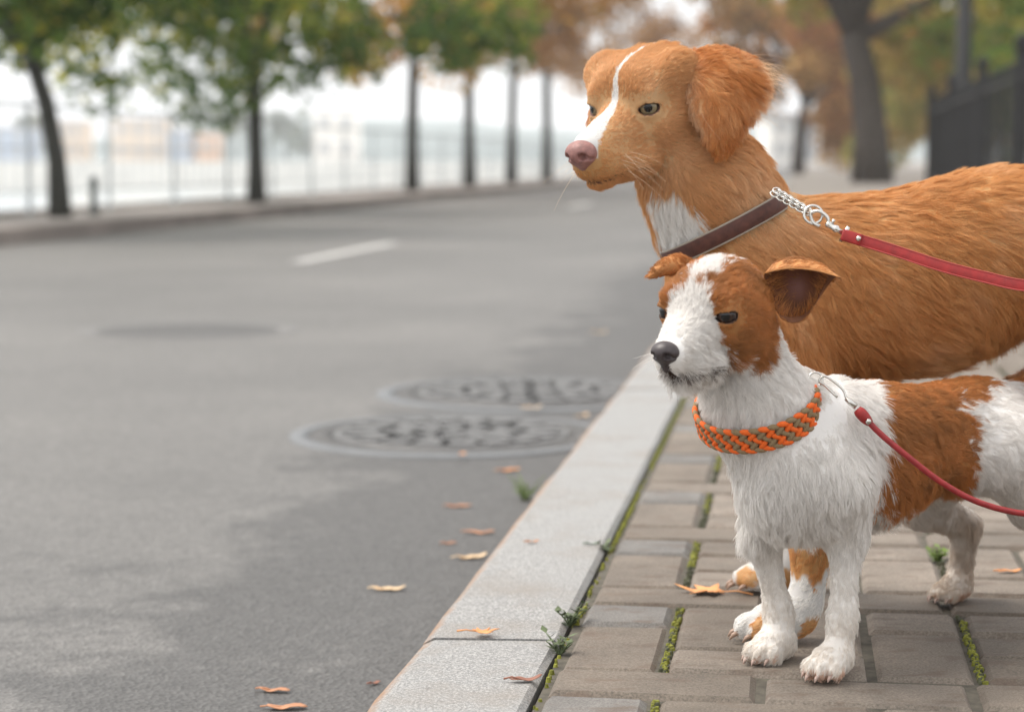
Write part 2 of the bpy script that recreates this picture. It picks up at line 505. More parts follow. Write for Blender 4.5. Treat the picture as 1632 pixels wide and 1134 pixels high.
# ------------------------------------------------------------------ manholes
def manhole(px, py, R_, label, rz, rough=False):
    c = ground(px, py, Z_ROAD)
    root = empty('manhole_cover', (c[0], c[1], Z_ROAD), label, 'manhole', 'manholes in the road', rz)
    def ring(r0, r1, z0, z1, name, m, n=48):
        mb = MB(); vs = []
        for k in range(n):
            a = 2 * math.pi * k / n
            for (rr, zz) in ((r0, -0.01), (r0, z1), (r1, z0), (r1, -0.01)):
                vs.append((rr * math.cos(a), rr * math.sin(a), zz))
        fs = [(4 * k + q, 4 * ((k + 1) % n) + q, 4 * ((k + 1) % n) + q + 1, 4 * k + q + 1) for k in range(n) for q in range(3)]
        mb.add(vs, fs)
        return mb.build(name, m, root, True)
    ring(R_ * 0.89, R_, 0.004, 0.006, 'surround', M['cement_ring'])
    ring(R_ * 0.74, R_ * 0.885, 0.005, 0.006, 'asphalt_collar', M['asphalt'])
    ring(R_ * 0.66, R_ * 0.735, 0.008, 0.010, 'frame_ring', M['iron_worn'])
    mb = MB(); n = 40; rr = R_ * 0.655
    mb.add([(rr * math.cos(2 * math.pi * k / n), rr * math.sin(2 * math.pi * k / n), 0.0035) for k in range(n)], [tuple(range(n))])
    mb.build('lid', M['iron'], root)
    st = MB(); pit = MB()
    if not rough:
        for ringi, (ra, cnt, sz) in enumerate(((0.16, 6, 0.05), (0.34, 12, 0.055), (0.53, 18, 0.06))):
            for k in range(cnt):
                a = 2 * math.pi * (k + 0.5 * ringi) / cnt
                R3 = Matrix.Rotation(a, 3, 'Z')
                st.box((ra * R_ * math.cos(a), ra * R_ * math.sin(a), 0.008), (sz * R_ / .36 * 1.6, sz * R_ / .36 * 0.9, 0.010), R3)
        for k in range(8):
            a = 2 * math.pi * (k + 0.25) / 8
            MB().add([(R_ * .44 * math.cos(a) + 0.024 * math.cos(q * .785), R_ * .44 * math.sin(a) + 0.024 * math.sin(q * .785), 0.0075) for q in range(8)], [tuple(range(8))]).build('lift_hole', M['pit'], root)
        st.box((0, 0, 0.009), (R_ * 1.05, 0.03, 0.008), Matrix.Rotation(0.5, 3, 'Z'))
        st.box((0, 0, 0.0092), (R_ * 1.05, 0.03, 0.008), Matrix.Rotation(2.1, 3, 'Z'))
        st.build('tread_pattern', M['iron_worn'], root)
    return root
manhole(722, 694, 0.36, 'round cast iron manhole cover nearest the camera, an orange leaf on its rim', 0.3)
manhole(845, 628, 0.40, 'round cast iron manhole cover behind the nearest one, beside the kerb', 1.1)
# a third one, sunk in the asphalt, further left
c = ground(300, 527, Z_ROAD)
root = empty('manhole_cover', (c[0], c[1], Z_ROAD), 'plain sunken manhole in the middle of the road, left of the dashes', 'manhole', 'manholes in the road')
mb = MB(); n = 48
vs = []
for k in range(n):
    a = 2 * math.pi * k / n
    for rr, zz in ((0.40, 0.0015), (0.37, 0.006), (0.335, 0.003), (0.325, 0.0015)):
        vs.append((rr * math.cos(a), rr * math.sin(a), zz))
mb.add(vs, [(4 * k + q, 4 * ((k + 1) % n) + q, 4 * ((k + 1) % n) + q + 1, 4 * k + q + 1) for k in range(n) for q in range(3)])
mb.build('rim', simple('sunk_rim', (.15, .145, .14), .7), root, True)
mb = MB(); mb.add([(0.322 * math.cos(2 * math.pi * k / n), 0.322 * math.sin(2 * math.pi * k / n), 0.0018) for k in range(n)], [tuple(range(n))])
mb.build('lid', M['asphalt'], root)

# ------------------------------------------------------------------ far side of the street, quay, river, far bank
fk = MB(); fk.box((T_FAR - 0.08, 170, -0.10), (0.16, 380, 0.24))
street_obj('far_kerb', fk, M['far_kerb'])
fw = MB(); flat(fw, T_EDGE, T_FAR - 0.16, -20, 360, 0.012); fw.box((T_EDGE - 0.15, 170, -2.0), (0.3, 380, 4.1))
street_obj('far_pavement', fw, M['far_walk'])
wt = MB(); flat(wt, -2500, T_EDGE - 0.2, -60, 3000, -3.3)
street_obj('river', wt, M['water'])
# river railing
rail = empty('quay_railing', W(T_EDGE + 0.12, 10, 0.01), 'thin grey metal railing along the river quay behind the trees', 'railing')
rail.rotation_euler = (0, 0, -ALPHA)
mb = MB()
for z in (0.22, 0.62, 1.0):
    mb.tube([(0, -4, z), (0, 90, z)], 0.016 if z > .9 else 0.008, 6)
mb.build('rail_bar', M['rail'], rail)
pmesh = MB().tube([(0, 0, 0), (0, 0, 1.04)], 0.022, 8)
pme = mesh_from('post', pmesh.v, pmesh.f); pme.materials.append(M['rail'])
for i in range(34):
    o = bpy.data.objects.new('post', pme); link(o, rail); o.location = (0, -3 + i * 2.2, 0)
bme = mesh_from('baluster', *(lambda q: (q.v, q.f))(MB().tube([(0, 0, 0.22), (0, 0, 1.0)], 0.005, 5))); bme.materials.append(M['rail'])
for i in range(34):
    for k in range(1, 7):
        o = bpy.data.objects.new('baluster', bme); link(o, rail); o.location = (0, -3 + i * 2.2 + k * 2.2 / 7, 0)
# bollard on the far pavement
c = ground(150, 342, 0.012)
bl = empty('bollard', (c[0], c[1], 0.012), 'short dark green bollard on the far pavement right of the leftmost tree', 'bollard')
bl_m = simple('bollard', (0.03, 0.045, 0.042), 0.5)
mb = MB(); mb.tube([(0, 0, 0), (0, 0, 0.03), (0, 0, 0.035), (0, 0, 0.30)], [0.05, 0.05, 0.038, 0.034], 12); mb.build('shaft', bl_m, bl, True)
mb = MB(); mb.tube([(0, 0, 0.30), (0, 0, 0.315), (0, 0, 0.34), (0, 0, 0.352)], [0.042, 0.044, 0.034, 0.012], 12); mb.build('cap', bl_m, bl, True)
# far bank
fb = MB(); flat(fb, -2500, -2, -50, 50, 0)
def far_box(mb, px0, px1, pz0, pz1, Y, depth=8.0):
    a, b_ = at(px0, pz1, Y), at(px1, pz0, Y)
    mb.box(((a[0] + b_[0]) / 2, Y + depth / 2, (a[2] + b_[2]) / 2), (b_[0] - a[0], depth, b_[2] - a[2]))
    return a, b_
bank = MB(); bank.box((-60, 300 + 200, -1.4), (700, 400, 4.0))
bank.build('far_bank', M['quay'])['kind'] = 'structure'
BM = {k: simple('plaster_' + k, c, 0.8, var=0.06, scale=0.3) for k, c in dict(cream=(0.66, 0.55, 0.44), white=(0.80, 0.78, 0.74), blue=(0.38, 0.45, 0.56), orange=(0.62, 0.40, 0.26), grey=(0.50, 0.52, 0.54), brown=(0.50, 0.38, 0.32)).items()}
BM['glass'] = simple('window_glass', (0.40, 0.42, 0.44), 0.3)
BM['roof'] = simple('roof_metal', (0.45, 0.42, 0.42), 0.6)
def building(px0, px1, py_top, Y, key, label, storeys=2, depth=9.0, pitched=False):
    a, b_ = at(px0, 258, Y), at(px1, py_top, Y)
    w, zb, zt = b_[0] - a[0], 0.6, b_[2]
    root = empty('far_building', ((a[0] + b_[0]) / 2, Y, zb), label, 'building', 'buildings across the river')
    h = zt - zb
    MB().box((0, depth / 2, h / 2), (w, depth, h)).build('wall', BM[key], root)
    rf = MB()
    if pitched:
        rf.add([(-w / 2 - .4, -.4, h), (w / 2 + .4, -.4, h), (w / 2 + .4, depth + .4, h), (-w / 2 - .4, depth + .4, h), (-w / 2 - .4, depth / 2, h + 2.0), (w / 2 + .4, depth / 2, h + 2.0)], [(0, 1, 5, 4), (2, 3, 4, 5), (0, 4, 3), (1, 2, 5), (0, 3, 2, 1)])
    else:
        rf.box((0, depth / 2, h + 0.15), (w + 0.5, depth + 0.5, 0.3))
    rf.build('roof', BM['roof'], root)
    nw = max(2, int(w / 2.6))
    wme = None
    for st in range(storeys):
        for k in range(nw):
            sx, sz = w / nw * 0.45, h / storeys * 0.5
            mb = MB().box((-w / 2 + (k + .5) * w / nw, -0.02, (st + .55) * h / storeys), (sx, 0.1, sz))
            mb.build('window', BM['glass'], root)
    return root
building(-60, 45, 205, 318, 'blue', 'pale blue grey building across the river at the left edge', 2)
building(95, 130, 196, 330, 'cream', 'narrow cream building across the river just right of the leftmost trunk', 2)
building(180, 262, 192, 322, 'cream', 'bright cream building across the river between the two left trunks', 2)
building(268, 306, 210, 316, 'blue', 'small light blue kiosk across the river beside the cream building', 1, 6)
building(312, 346, 214, 314, 'orange', 'small orange kiosk across the river beside the blue one', 1, 6)
building(500, 568, 178, 320, 'white', 'white building across the river right of the second trunk', 2)
building(1228, 1264, 186, 150, 'white', 'pale block at the end of the street behind the big dog', 2, 8)
building(1268, 1302, 190, 156, 'grey', 'light grey block at the end of the street left of the thick trunk', 2, 8)
building(1318, 1352, 178, 160, 'white', 'white block at the end of the street touching the thick trunk', 2, 8)

# ------------------------------------------------------------------ fence on the right
T_F = 2.15
fn = empty('iron_fence', W(T_F, 14, 0), 'black iron fence of close upright bars beside the pavement on the right', 'fence')
fn.rotation_euler = (0, 0, -ALPHA)
S0F, S1F = -2.0, 21.0
mb = MB(); mb.box((0, (S0F + S1F) / 2, 1.32), (0.035, S1F - S0F, 0.045)); mb.build('top_rail', M['fence'], fn)
mb = MB(); mb.box((0, (S0F + S1F) / 2, 0.22), (0.035, S1F - S0F, 0.045)); mb.build('bottom_rail', M['fence'], fn)
mb = MB(); mb.box((0, (S0F + S1F) / 2, 0.06), (0.30, S1F - S0F, 0.12)); mb.build('plinth', M['far_kerb'], fn)
bar = MB(); bar.box((0, 0, 0.74), (0.014, 0.014, 1.36)); bar.add([(-.02, -.02, 1.42), (.02, -.02, 1.42), (.02, .02, 1.42), (-.02, .02, 1.42), (0, 0, 1.52)], [(0, 1, 4), (1, 2, 4), (2, 3, 4), (3, 0, 4)])
bme = mesh_from('bar', bar.v, bar.f); bme.materials.append(M['fence'])
k = 0; s = S0F
while s < S1F:
    o = bpy.data.objects.new('bar', bme); link(o, fn); o.location = (0, s, 0); s += 0.2
st_ = MB(); st_.box((0, 0, 0.72), (0.05, 0.05, 1.44)); sme = mesh_from('stanchion', st_.v, st_.f); sme.materials.append(M['fence'])
for k in range(20):
    o = bpy.data.objects.new('stanchion', sme); link(o, fn); o.location = (0, S0F + .55 + k * 1.13, 0)
pst = MB(); pst.box((0, 0, 0.82), (0.12, 0.12, 1.64)); pst.box((0, 0, 1.66), (0.16, 0.16, 0.05)); pst.add([(-.06, -.06, 1.685), (.06, -.06, 1.685), (.06, .06, 1.685), (-.06, .06, 1.685), (0, 0, 1.78)], [(0, 1, 4), (1, 2, 4), (2, 3, 4), (3, 0, 4)])
pme = mesh_from('post', pst.v, pst.f); pme.materials.append(M['fence'])
for s in (s_at(1622, T_F) - 14, s_at(1560, T_F) - 14, s_at(1512, T_F) - 14, 20.9):
    o = bpy.data.objects.new('post', pme); link(o, fn); o.location = (0, s, 0)
# lamp column rising just behind the fence
sL = s_at(1529, T_F + 0.25)
lp = empty('lamp_post', W(T_F + 0.25, sL, 0), 'thick black lamp post rising behind the iron fence', 'lamp post')
MB().tube([(0, 0, 0), (0, 0, 0.12), (0, 0, 0.14), (0, 0, 1.55), (0, 0, 1.6), (0, 0, 4.6)], [0.22, 0.22, 0.19, 0.17, 0.125, 0.10], 16).build('column', M['fence'], lp, True)
MB().tube([(0, 0, 1.5), (0, 0, 1.53), (0, 0, 1.62), (0, 0, 1.65)], [0.17, 0.2, 0.2, 0.13], 16).build('collar_ring', M['fence'], lp, True)
MB().tube([(0, 0, 4.6), (0, 0, 4.7), (0, 0, 5.1), (0, 0, 5.25)], [0.10, 0.2, 0.26, 0.05], 12).build('lantern', simple('lantern_glass', (0.7, 0.7, 0.66), 0.3), lp, True)

# ------------------------------------------------------------------ trees
def leaf_cloud(centres, radii, n, size, cols, seed, flatness=0.8):
    rng = np.random.default_rng(seed)
    w = np.array(radii) ** 2; w = w / w.sum()
    idx = rng.choice(len(centres), n, p=w)
    d = rng.normal(size=(n, 3)); d /= np.linalg.norm(d, axis=1)[:, None]
    rr = rng.random(n) ** 0.45
    pos = np.array(centres)[idx] + d * (np.array(radii)[idx] * rr)[:, None] * np.array((1, 1, flatness))
    a = rng.normal(size=(n, 3)); a /= np.linalg.norm(a, axis=1)[:, None]
    b = rng.normal(size=(n, 3)); b -= (b * a).sum(1)[:, None] * a; b /= np.linalg.norm(b, axis=1)[:, None]
    sz = size * rng.uniform(0.6, 1.3, n)[:, None]
    c = np.cross(a, b)
    v = np.stack([pos - a * sz, pos - b * sz * .55 + c * sz * .12, pos + a * sz * 1.1, pos + b * sz * .55 + c * sz * .12], 1).reshape(-1, 3)
    q = np.arange(4 * n).reshape(n, 4)
    me = quads_mesh('crown', v, q, False)
    cols = np.array(cols)
    cc = rng.integers(0, len(cols), len(centres))
    pick = np.where(rng.random(n) < 0.6, cc[idx], rng.integers(0, len(cols), n))
    col = cols[pick] * rng.uniform(0.75, 1.25, n)[:, None]
    at_ = me.attributes.new('col', 'FLOAT_COLOR', 'FACE')
    at_.data.foreach_set('color', np.column_stack([np.clip(col, 0, 1), np.ones(n)]).astype(np.float32).ravel())
    me.materials.append(M['leaves'])
    return me
def tree_parts(seed, fork, height, r0, spread, lean, cols, n_leaf, leaf, gap=1.0, low=0.0):
    rng = random.Random(seed)
    tr = MB()
    pts = [(0, 0, -0.1), (lean[0] * .1, lean[1] * .1, fork * .35), (lean[0] * .45, lean[1] * .45, fork * .7), (lean[0], lean[1], fork)]
    tr.tube(pts, [r0 * 1.35, r0 * 1.0, r0 * .93, r0 * .85], 12)
    C, Rr = [], []
    nb = 7
    for k in range(nb):
        a = 2 * math.pi * k / nb + rng.uniform(-.4, .4)
        L = spread * rng.uniform(.65, 1.1)
        rise = (height - fork) * rng.uniform(.15, .95)
        p0 = np.array((lean[0], lean[1], fork - 0.15 * rng.random()))
        p3 = p0 + np.array((math.cos(a) * L, math.sin(a) * L, rise))
        p1 = p0 + (p3 - p0) * .35 + np.array((0, 0, .18 * rise)); p2 = p0 + (p3 - p0) * .7 + np.array((0, 0, .12 * rise))
        tr.tube([p0, p1, p2, p3], [r0 * .6, r0 * .4, r0 * .24, r0 * .08], 7)
        for q in range(6):
            f = rng.uniform(.4, 1.08)
            c = p0 + (p3 - p0) * f + np.array((rng.uniform(-.5, .5), rng.uniform(-.5, .5), rng.uniform(-.35 - low, .5))) * spread * .45
            C.append(c); Rr.append(spread * rng.uniform(.16, .34) * gap)
            tr.tube([p0 + (p3 - p0) * min(f, .95), c], [r0 * .14, r0 * .05], 5)
    return tr, leaf_cloud(C, Rr, n_leaf, leaf, cols, seed)
GREEN = [(0.06, 0.11, 0.02), (0.11, 0.17, 0.03), (0.21, 0.25, 0.04), (0.46, 0.41, 0.06), (0.08, 0.14, 0.035)]
OLIVE = [(0.33, 0.25, 0.06), (0.42, 0.25, 0.075), (0.22, 0.19, 0.05), (0.56, 0.31, 0.08), (0.38, 0.21, 0.09)]
BROWN = [(0.30, 0.17, 0.085), (0.37, 0.21, 0.09), (0.22, 0.13, 0.075), (0.42, 0.23, 0.08)]
RUST = [(0.46, 0.23, 0.09), (0.54, 0.29, 0.11), (0.38, 0.20, 0.08), (0.56, 0.36, 0.13), (0.34, 0.22, 0.08)]
YELLOW = [(0.46, 0.36, 0.09), (0.52, 0.37, 0.11), (0.26, 0.27, 0.07), (0.58, 0.42, 0.14)]
BRIGHT = [(0.22, 0.29, 0.06), (0.32, 0.35, 0.07), (0.15, 0.22, 0.05), (0.42, 0.36, 0.09)]
def tree(px, t, seed, fork, height, r0, spread, lean, cols, n_leaf, leaf, label, group, bark='bark', gap=1.0, z=0.0, low=0.0, s=None):
    if s is None: s = s_at(px, t)
    root = empty('street_tree', W(t, s, z), label, 'tree', group)
    tr, cm = tree_parts(seed, fork, height, r0, spread, lean, cols, n_leaf, leaf, gap, low)
    tr.build('trunk', M[bark], root, True)
    obj('crown', cm, M['leaves'], root)
    return root
QG = 'trees along the river quay'
tree(98, -6.45, 1, 1.45, 4.7, 0.085, 2.3, (-0.24, 0.0), GREEN, 8200, 0.085, 'leaning green tree at the left edge, leftmost on the quay', QG, low=.55)
tree(410, -6.45, 2, 1.75, 5.3, 0.095, 2.6, (-0.02, 0.1), GREEN, 8000, 0.09, 'upright green tree with a swollen trunk, second from the left on the quay', QG, low=.38)
tree(657, -6.45, 3, 2.3, 5.8, 0.10, 2.8, (0.05, 0), OLIVE, 6500, 0.09, 'tree turning olive and brown, third from the left on the quay', QG, gap=.85, low=.6)
tree(748, -6.45, 4, 2.9, 6.6, 0.10, 2.7, (0.0, 0), BROWN, 3600, 0.09, 'thin brown tree, fourth from the left on the quay', QG, gap=.8, low=.5)
tree(815, -6.45, 5, 3.2, 7.0, 0.10, 2.7, (0.08, 0), BROWN, 3500, 0.09, 'sparse brown tree, fifth from the left on the quay', QG, gap=.8, low=.5)
tree(872, -6.45, 6, 3.4, 7.4, 0.12, 2.9, (-0.05, 0), BROWN, 4200, 0.10, 'brown tree just left of the big dog\'s nose', QG, gap=.9, low=.4)
tree(985, -6.45, 7, 3.2, 7.0, 0.13, 3.0, (0, 0), BROWN, 3400, 0.11, 'tan tree whose crown shows above the big dog\'s forehead', QG, gap=.9, low=.3)
tree(1395, 1.75, 8, 3.5, 10.5, 0.40, 5.0, (-0.45, 0.3), BRIGHT + OLIVE, 16000, 0.16, 'old tree with a thick dark trunk beyond the end of the fence', 'trees along the pavement', 'bark_big', low=.35, s=50)
tree(1262, 0, 9, 3.0, 11.0, 0.25, 5.5, (0.3, 0), RUST, 15000, 0.20, 'rust orange tree behind the big dog\'s ear', 'trees along the pavement', 'bark_big', low=.75, s=88)
tree(1340, 3.0, 12, 2.6, 10.0, 0.22, 4.2, (0, 0), RUST + YELLOW, 12000, 0.18, 'yellow brown tree between the rust tree and the thick trunk', 'trees along the pavement', 'bark_big', low=.8, s=100)
tree(1452, 5.2, 10, 1.8, 9.0, 0.2, 4.0, (0, 0), YELLOW, 12000, 0.16, 'yellow tree between the thick trunk and the fence', 'trees along the pavement', 'bark_big', low=1.0, s=75)
tree(1600, 5.0, 11, 1.9, 7.5, 0.16, 3.3, (0, 0), BRIGHT, 13000, 0.11, 'bright green tree behind the fence at the right edge', 'trees along the pavement', low=.9, s=34)
# hazy wood and hill on the far bank
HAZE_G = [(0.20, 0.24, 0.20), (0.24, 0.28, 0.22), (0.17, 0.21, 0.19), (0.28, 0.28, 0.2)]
def far_tree(px, py_top, Y, wpx, label, cols, seed):
    a = at(px, py_top, Y); w = wpx / 3300 * Y
    root = empty('far_tree', (a[0], Y, 0.6), label, 'tree', 'trees across the river')
    rng = random.Random(seed); h = a[2] - 0.6
    MB().tube([(0, 0, 0), (0.1, 0, h * .5)], [w * .05, w * .03], 7).build('trunk', M['bark'], root)
    C = [(rng.uniform(-.5, .5) * w, rng.uniform(-.4, .4) * w, h * rng.uniform(.3, .92)) for _ in range(22)]
    obj('crown', leaf_cloud(C, [w * rng.uniform(.14, .24) for _ in C], 2200, 0.3, cols, seed), M['leaves'], root)
far_tree(330, 138, 345, 60, 'tall grey green tree across the river above the orange kiosk', HAZE_G, 21)
far_tree(375, 170, 350, 50, 'rounded green tree across the river left of the second trunk', HAZE_G, 22)
far_tree(455, 165, 352, 60, 'green tree across the river right of the second trunk', HAZE_G, 23)
far_tree(480, 205, 322, 34, 'low green tree across the river touching the white building', HAZE_G, 24)
far_tree(60, 180, 350, 60, 'grey green tree across the river above the blue grey building', HAZE_G, 25)
hl = MB(); n = 40; vs = []
rng = random.Random(9)
for k in range(n):
    x = -260 + k * 13.0
    h = 8 + 2.5 * math.sin(k * .5) + rng.uniform(-1, 1) + (3 if 15 < k < 30 else 0)
    vs += [(x, 520, 0), (x, 560, h), (x, 620, 0)]
hl.add(vs, [(3 * k + q, 3 * k + 3 + q, 3 * k + 4 + q, 3 * k + 1 + q) for k in range(n - 1) for q in (0, 1)])
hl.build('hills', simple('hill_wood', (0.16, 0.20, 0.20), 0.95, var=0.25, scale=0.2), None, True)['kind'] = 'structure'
# ================================================================== sculpting tools
def vnoise(p, scale, seed=0):
    """smooth lattice noise in 0..1 for an (n,3) array"""
    q = np.asarray(p, np.float64) * scale + seed * 17.13
    i = np.floor(q).astype(np.int64); f = q - i; f = f * f * (3 - 2 * f)
    def h(a):
        n = (a[:, 0] * 73856093) ^ (a[:, 1] * 19349663) ^ (a[:, 2] * 83492791) ^ (seed * 2654435)
        n = (n ^ (n >> 13)) * 1274126177
        return ((n ^ (n >> 16)) & 0xffff) / 65535.0
    r = 0
    for dx in (0, 1):
        for dy in (0, 1):
            for dz in (0, 1):
                w = (f[:, 0] if dx else 1 - f[:, 0]) * (f[:, 1] if dy else 1 - f[:, 1]) * (f[:, 2] if dz else 1 - f[:, 2])
                r = r + w * h(i + np.array((dx, dy, dz)))
    return r
def unit(v):
    v = np.asarray(v, float)
    return v / (np.linalg.norm(v, axis=-1, keepdims=True) + 1e-12)
def axis(lo, hi, flo, fhi, coarse, fine):
    a = [lo]
    while a[-1] < hi:
        x = a[-1]
        d = max(flo - x, x - fhi, 0.0)
        a.append(x + min(coarse, fine + 0.12 * d))
    return np.array(a, np.float32)
class Sculpt:
    """a body grown from rounded shapes that melt into each other, skinned as one continuous surface"""
    FAR = 0.06
    def __init__(s, xs, ys, zs):
        s.ax = (xs, ys, zs)
        s.F = np.full((len(xs), len(ys), len(zs)), s.FAR, np.float32)
    def _sub(s, lo, hi):
        sl = []
        for a, l, h in zip(s.ax, lo, hi):
            i0 = max(0, int(np.searchsorted(a, l)) - 1); i1 = min(len(a), int(np.searchsorted(a, h)) + 1)
            sl.append(slice(i0, max(i1, i0 + 1)))
        g = [s.ax[k][sl[k]] for k in range(3)]
        return tuple(sl), g[0][:, None, None], g[1][None, :, None], g[2][None, None, :]
    def _mix(s, sl, d, k, sub):
        a = s.F[sl]
        if sub: a, d = -a, d
        h = np.maximum(k - np.abs(a - d), 0) / k
        r = np.minimum(a, d) - h * h * k * 0.25
        s.F[sl] = -r if sub else r
    def cone(s, a, b, ra, rb, k=0.02, sub=False):
        a, b = np.array(a, float), np.array(b, float); m = s.FAR + k
        R = max(ra, rb) + m
        sl, X, Y, Z = s._sub(np.minimum(a, b) - R, np.maximum(a, b) + R)
        d = b - a; L2 = float(d @ d) + 1e-12
        h = np.clip(((X - a[0]) * d[0] + (Y - a[1]) * d[1] + (Z - a[2]) * d[2]) / L2, 0, 1)
        D = np.sqrt((X - a[0] - h * d[0]) ** 2 + (Y - a[1] - h * d[1]) ** 2 + (Z - a[2] - h * d[2]) ** 2) - (ra + (rb - ra) * h)
        s._mix(sl, D.astype(np.float32), k, sub)
    def chain(s, pts, k=0.02):
        for (p, r), (q, r2) in zip(pts[:-1], pts[1:]): s.cone(p, q, r, r2, k)
    def ell(s, c, r, R=None, k=0.02, sub=False):
        c, r = np.array(c, float), np.array(r, float)
        R = np.eye(3) if R is None else np.array(R)
        m = r.max() + s.FAR + k
        sl, X, Y, Z = s._sub(c - m, c + m)
        X, Y, Z = X - c[0], Y - c[1], Z - c[2]
        l = [X * R[0, i] + Y * R[1, i] + Z * R[2, i] for i in range(3)]
        k0 = np.sqrt((l[0] / r[0]) ** 2 + (l[1] / r[1]) ** 2 + (l[2] / r[2]) ** 2)
        k1 = np.sqrt((l[0] / r[0] ** 2) ** 2 + (l[1] / r[1] ** 2) ** 2 + (l[2] / r[2] ** 2) ** 2) + 1e-9
        s._mix(sl, (k0 * (k0 - 1) / k1).astype(np.float32), k, sub)
    def surface(s):
        F = s.F; neg = F < 0
        cnt = np.zeros(tuple(n - 1 for n in F.shape), np.uint8)
        for dx in (0, 1):
            for dy in (0, 1):
                for dz in (0, 1):
                    cnt += neg[dx:F.shape[0] - 1 + dx, dy:F.shape[1] - 1 + dy, dz:F.shape[2] - 1 + dz]
        act = (cnt > 0) & (cnt < 8)
        idx = np.argwhere(act)
        num = np.full(act.shape, -1, np.int32); num[act] = np.arange(len(idx))
        i, j, k = idx.T
        acc = np.zeros((len(idx), 3)); n = np.zeros(len(idx))
        for ax_ in range(3):
            o1, o2 = [q for q in range(3) if q != ax_]
            for u in (0, 1):
                for v in (0, 1):
                    o = [0, 0, 0]; o[o1] = u; o[o2] = v; e = list(o); e[ax_] = 1
                    f0 = F[i + o[0], j + o[1], k + o[2]]; f1 = F[i + e[0], j + e[1], k + e[2]]
                    m = (f0 < 0) != (f1 < 0)
                    t = np.where(m, f0 / np.where(m, f0 - f1, 1), 0)
                    for q in range(3):
                        a = s.ax[q][idx[:, q] + o[q]].astype(float); b = s.ax[q][idx[:, q] + e[q]].astype(float)
                        acc[:, q] += np.where(m, a + (b - a) * t, 0)
                    n += m
        V = acc / n[:, None]
        Q = []
        for ax_ in range(3):
            o1, o2 = [(1, 2), (2, 0), (0, 1)][ax_]
            sl0 = [slice(1, d - 1) for d in F.shape]; sl1 = list(sl0)
            sl0[ax_] = slice(0, F.shape[ax_] - 1); sl1[ax_] = slice(1, F.shape[ax_])
            a, b = neg[tuple(sl0)], neg[tuple(sl1)]
            for flip, m in ((False, a & ~b), (True, ~a & b)):
                c = np.argwhere(m) + 1; c[:, ax_] -= 1
                d1 = np.zeros(3, int); d1[o1] = 1; d2 = np.zeros(3, int); d2[o2] = 1
                qs = [num[tuple((c - w).T)] for w in (d1 + d2, d2, np.zeros(3, int), d1)]
                if flip: qs = qs[::-1]
                Q.append(np.stack(qs, 1))
        Q = np.concatenate(Q)
        Q = Q[(Q >= 0).all(1)]
        for _ in range(2):                    # gentle relaxation
            S = np.zeros_like(V); w = np.zeros(len(V))
            for a, b in ((0, 1), (1, 2), (2, 3), (3, 0)):
                np.add.at(S, Q[:, a], V[Q[:, b]]); np.add.at(S, Q[:, b], V[Q[:, a]])
                np.add.at(w, Q[:, a], 1); np.add.at(w, Q[:, b], 1)
            V = V * 0.6 + 0.4 * S / np.maximum(w, 1)[:, None]
        return V, Q
def vnormals(V, Q):
    n = np.cross(V[Q[:, 2]] - V[Q[:, 0]], V[Q[:, 3]] - V[Q[:, 1]])
    S = np.zeros_like(V)
    for a in range(4): np.add.at(S, Q[:, a], n)
    return unit(S)
def set_col(me, col, name='col'):
    a = me.attributes.new(name, 'FLOAT_COLOR', 'POINT')
    a.data.foreach_set('color', np.column_stack([np.clip(col, 0, 1), np.ones(len(col))]).astype(np.float32).ravel())
class Head:
    """frame of a head: origin between the eyes, x to the muzzle, y to the animal's left, z up"""
    def __init__(s, origin, yaw, pitch, roll=0.0):
        y, p = RAD(yaw), RAD(pitch)
        fx = np.array((-math.sin(y) * math.cos(p), -math.cos(y) * math.cos(p), -math.sin(p)))
        ly = np.array((math.cos(y), -math.sin(y), 0.0))
        uz = np.cross(fx, ly)
        r = RAD(roll)
        ly, uz = ly * math.cos(r) + uz * math.sin(r), uz * math.cos(r) - ly * math.sin(r)
        s.R = np.stack([fx, ly, uz], 1); s.o = np.array(origin, float)
    def p(s, *l): return s.o + s.R @ np.array(l, float)
    def d(s, *l): return s.R @ np.array(l, float)
    def inv(s, P): return (np.asarray(P) - s.o) @ s.R

# ------------------------------------------------------------------ fur
NOFUR = False
def fur_material(name, rough=0.42):
    m = bpy.data.materials.new(name); m.use_nodes = True
    nt = m.node_tree; nt.nodes.clear()
    out = nt.nodes.new('ShaderNodeOutputMaterial')
    a = nt.nodes.new('ShaderNodeAttribute'); a.attribute_name = 'col'
    b = nt.nodes.new('ShaderNodeBsdfPrincipled')
    b.inputs['Roughness'].default_value = rough
    b.inputs['Specular IOR Level'].default_value = 0.35
    b.inputs['Sheen Weight'].default_value = 0.0
    nt.links.new(a.outputs['Color'], b.inputs['Base Color'])
    tr = nt.nodes.new('ShaderNodeBsdfTranslucent'); nt.links.new(a.outputs['Color'], tr.inputs[0])
    mx = nt.nodes.new('ShaderNodeMixShader'); mx.inputs[0].default_value = 0.38
    nt.links.new(b.outputs[0], mx.inputs[1]); nt.links.new(tr.outputs[0], mx.inputs[2])
    nt.links.new(mx.outputs[0], out.inputs[0])
    return m
def skin_material(name, rough=0.6):
    m, nt, b = mat(name)
    a = nt.nodes.new('ShaderNodeAttribute'); a.attribute_name = 'col'
    nt.links.new(a.outputs['Color'], b.inputs['Base Color']); b.inputs['Roughness'].default_value = rough
    b.inputs['Specular IOR Level'].default_value = 0.2
    return m
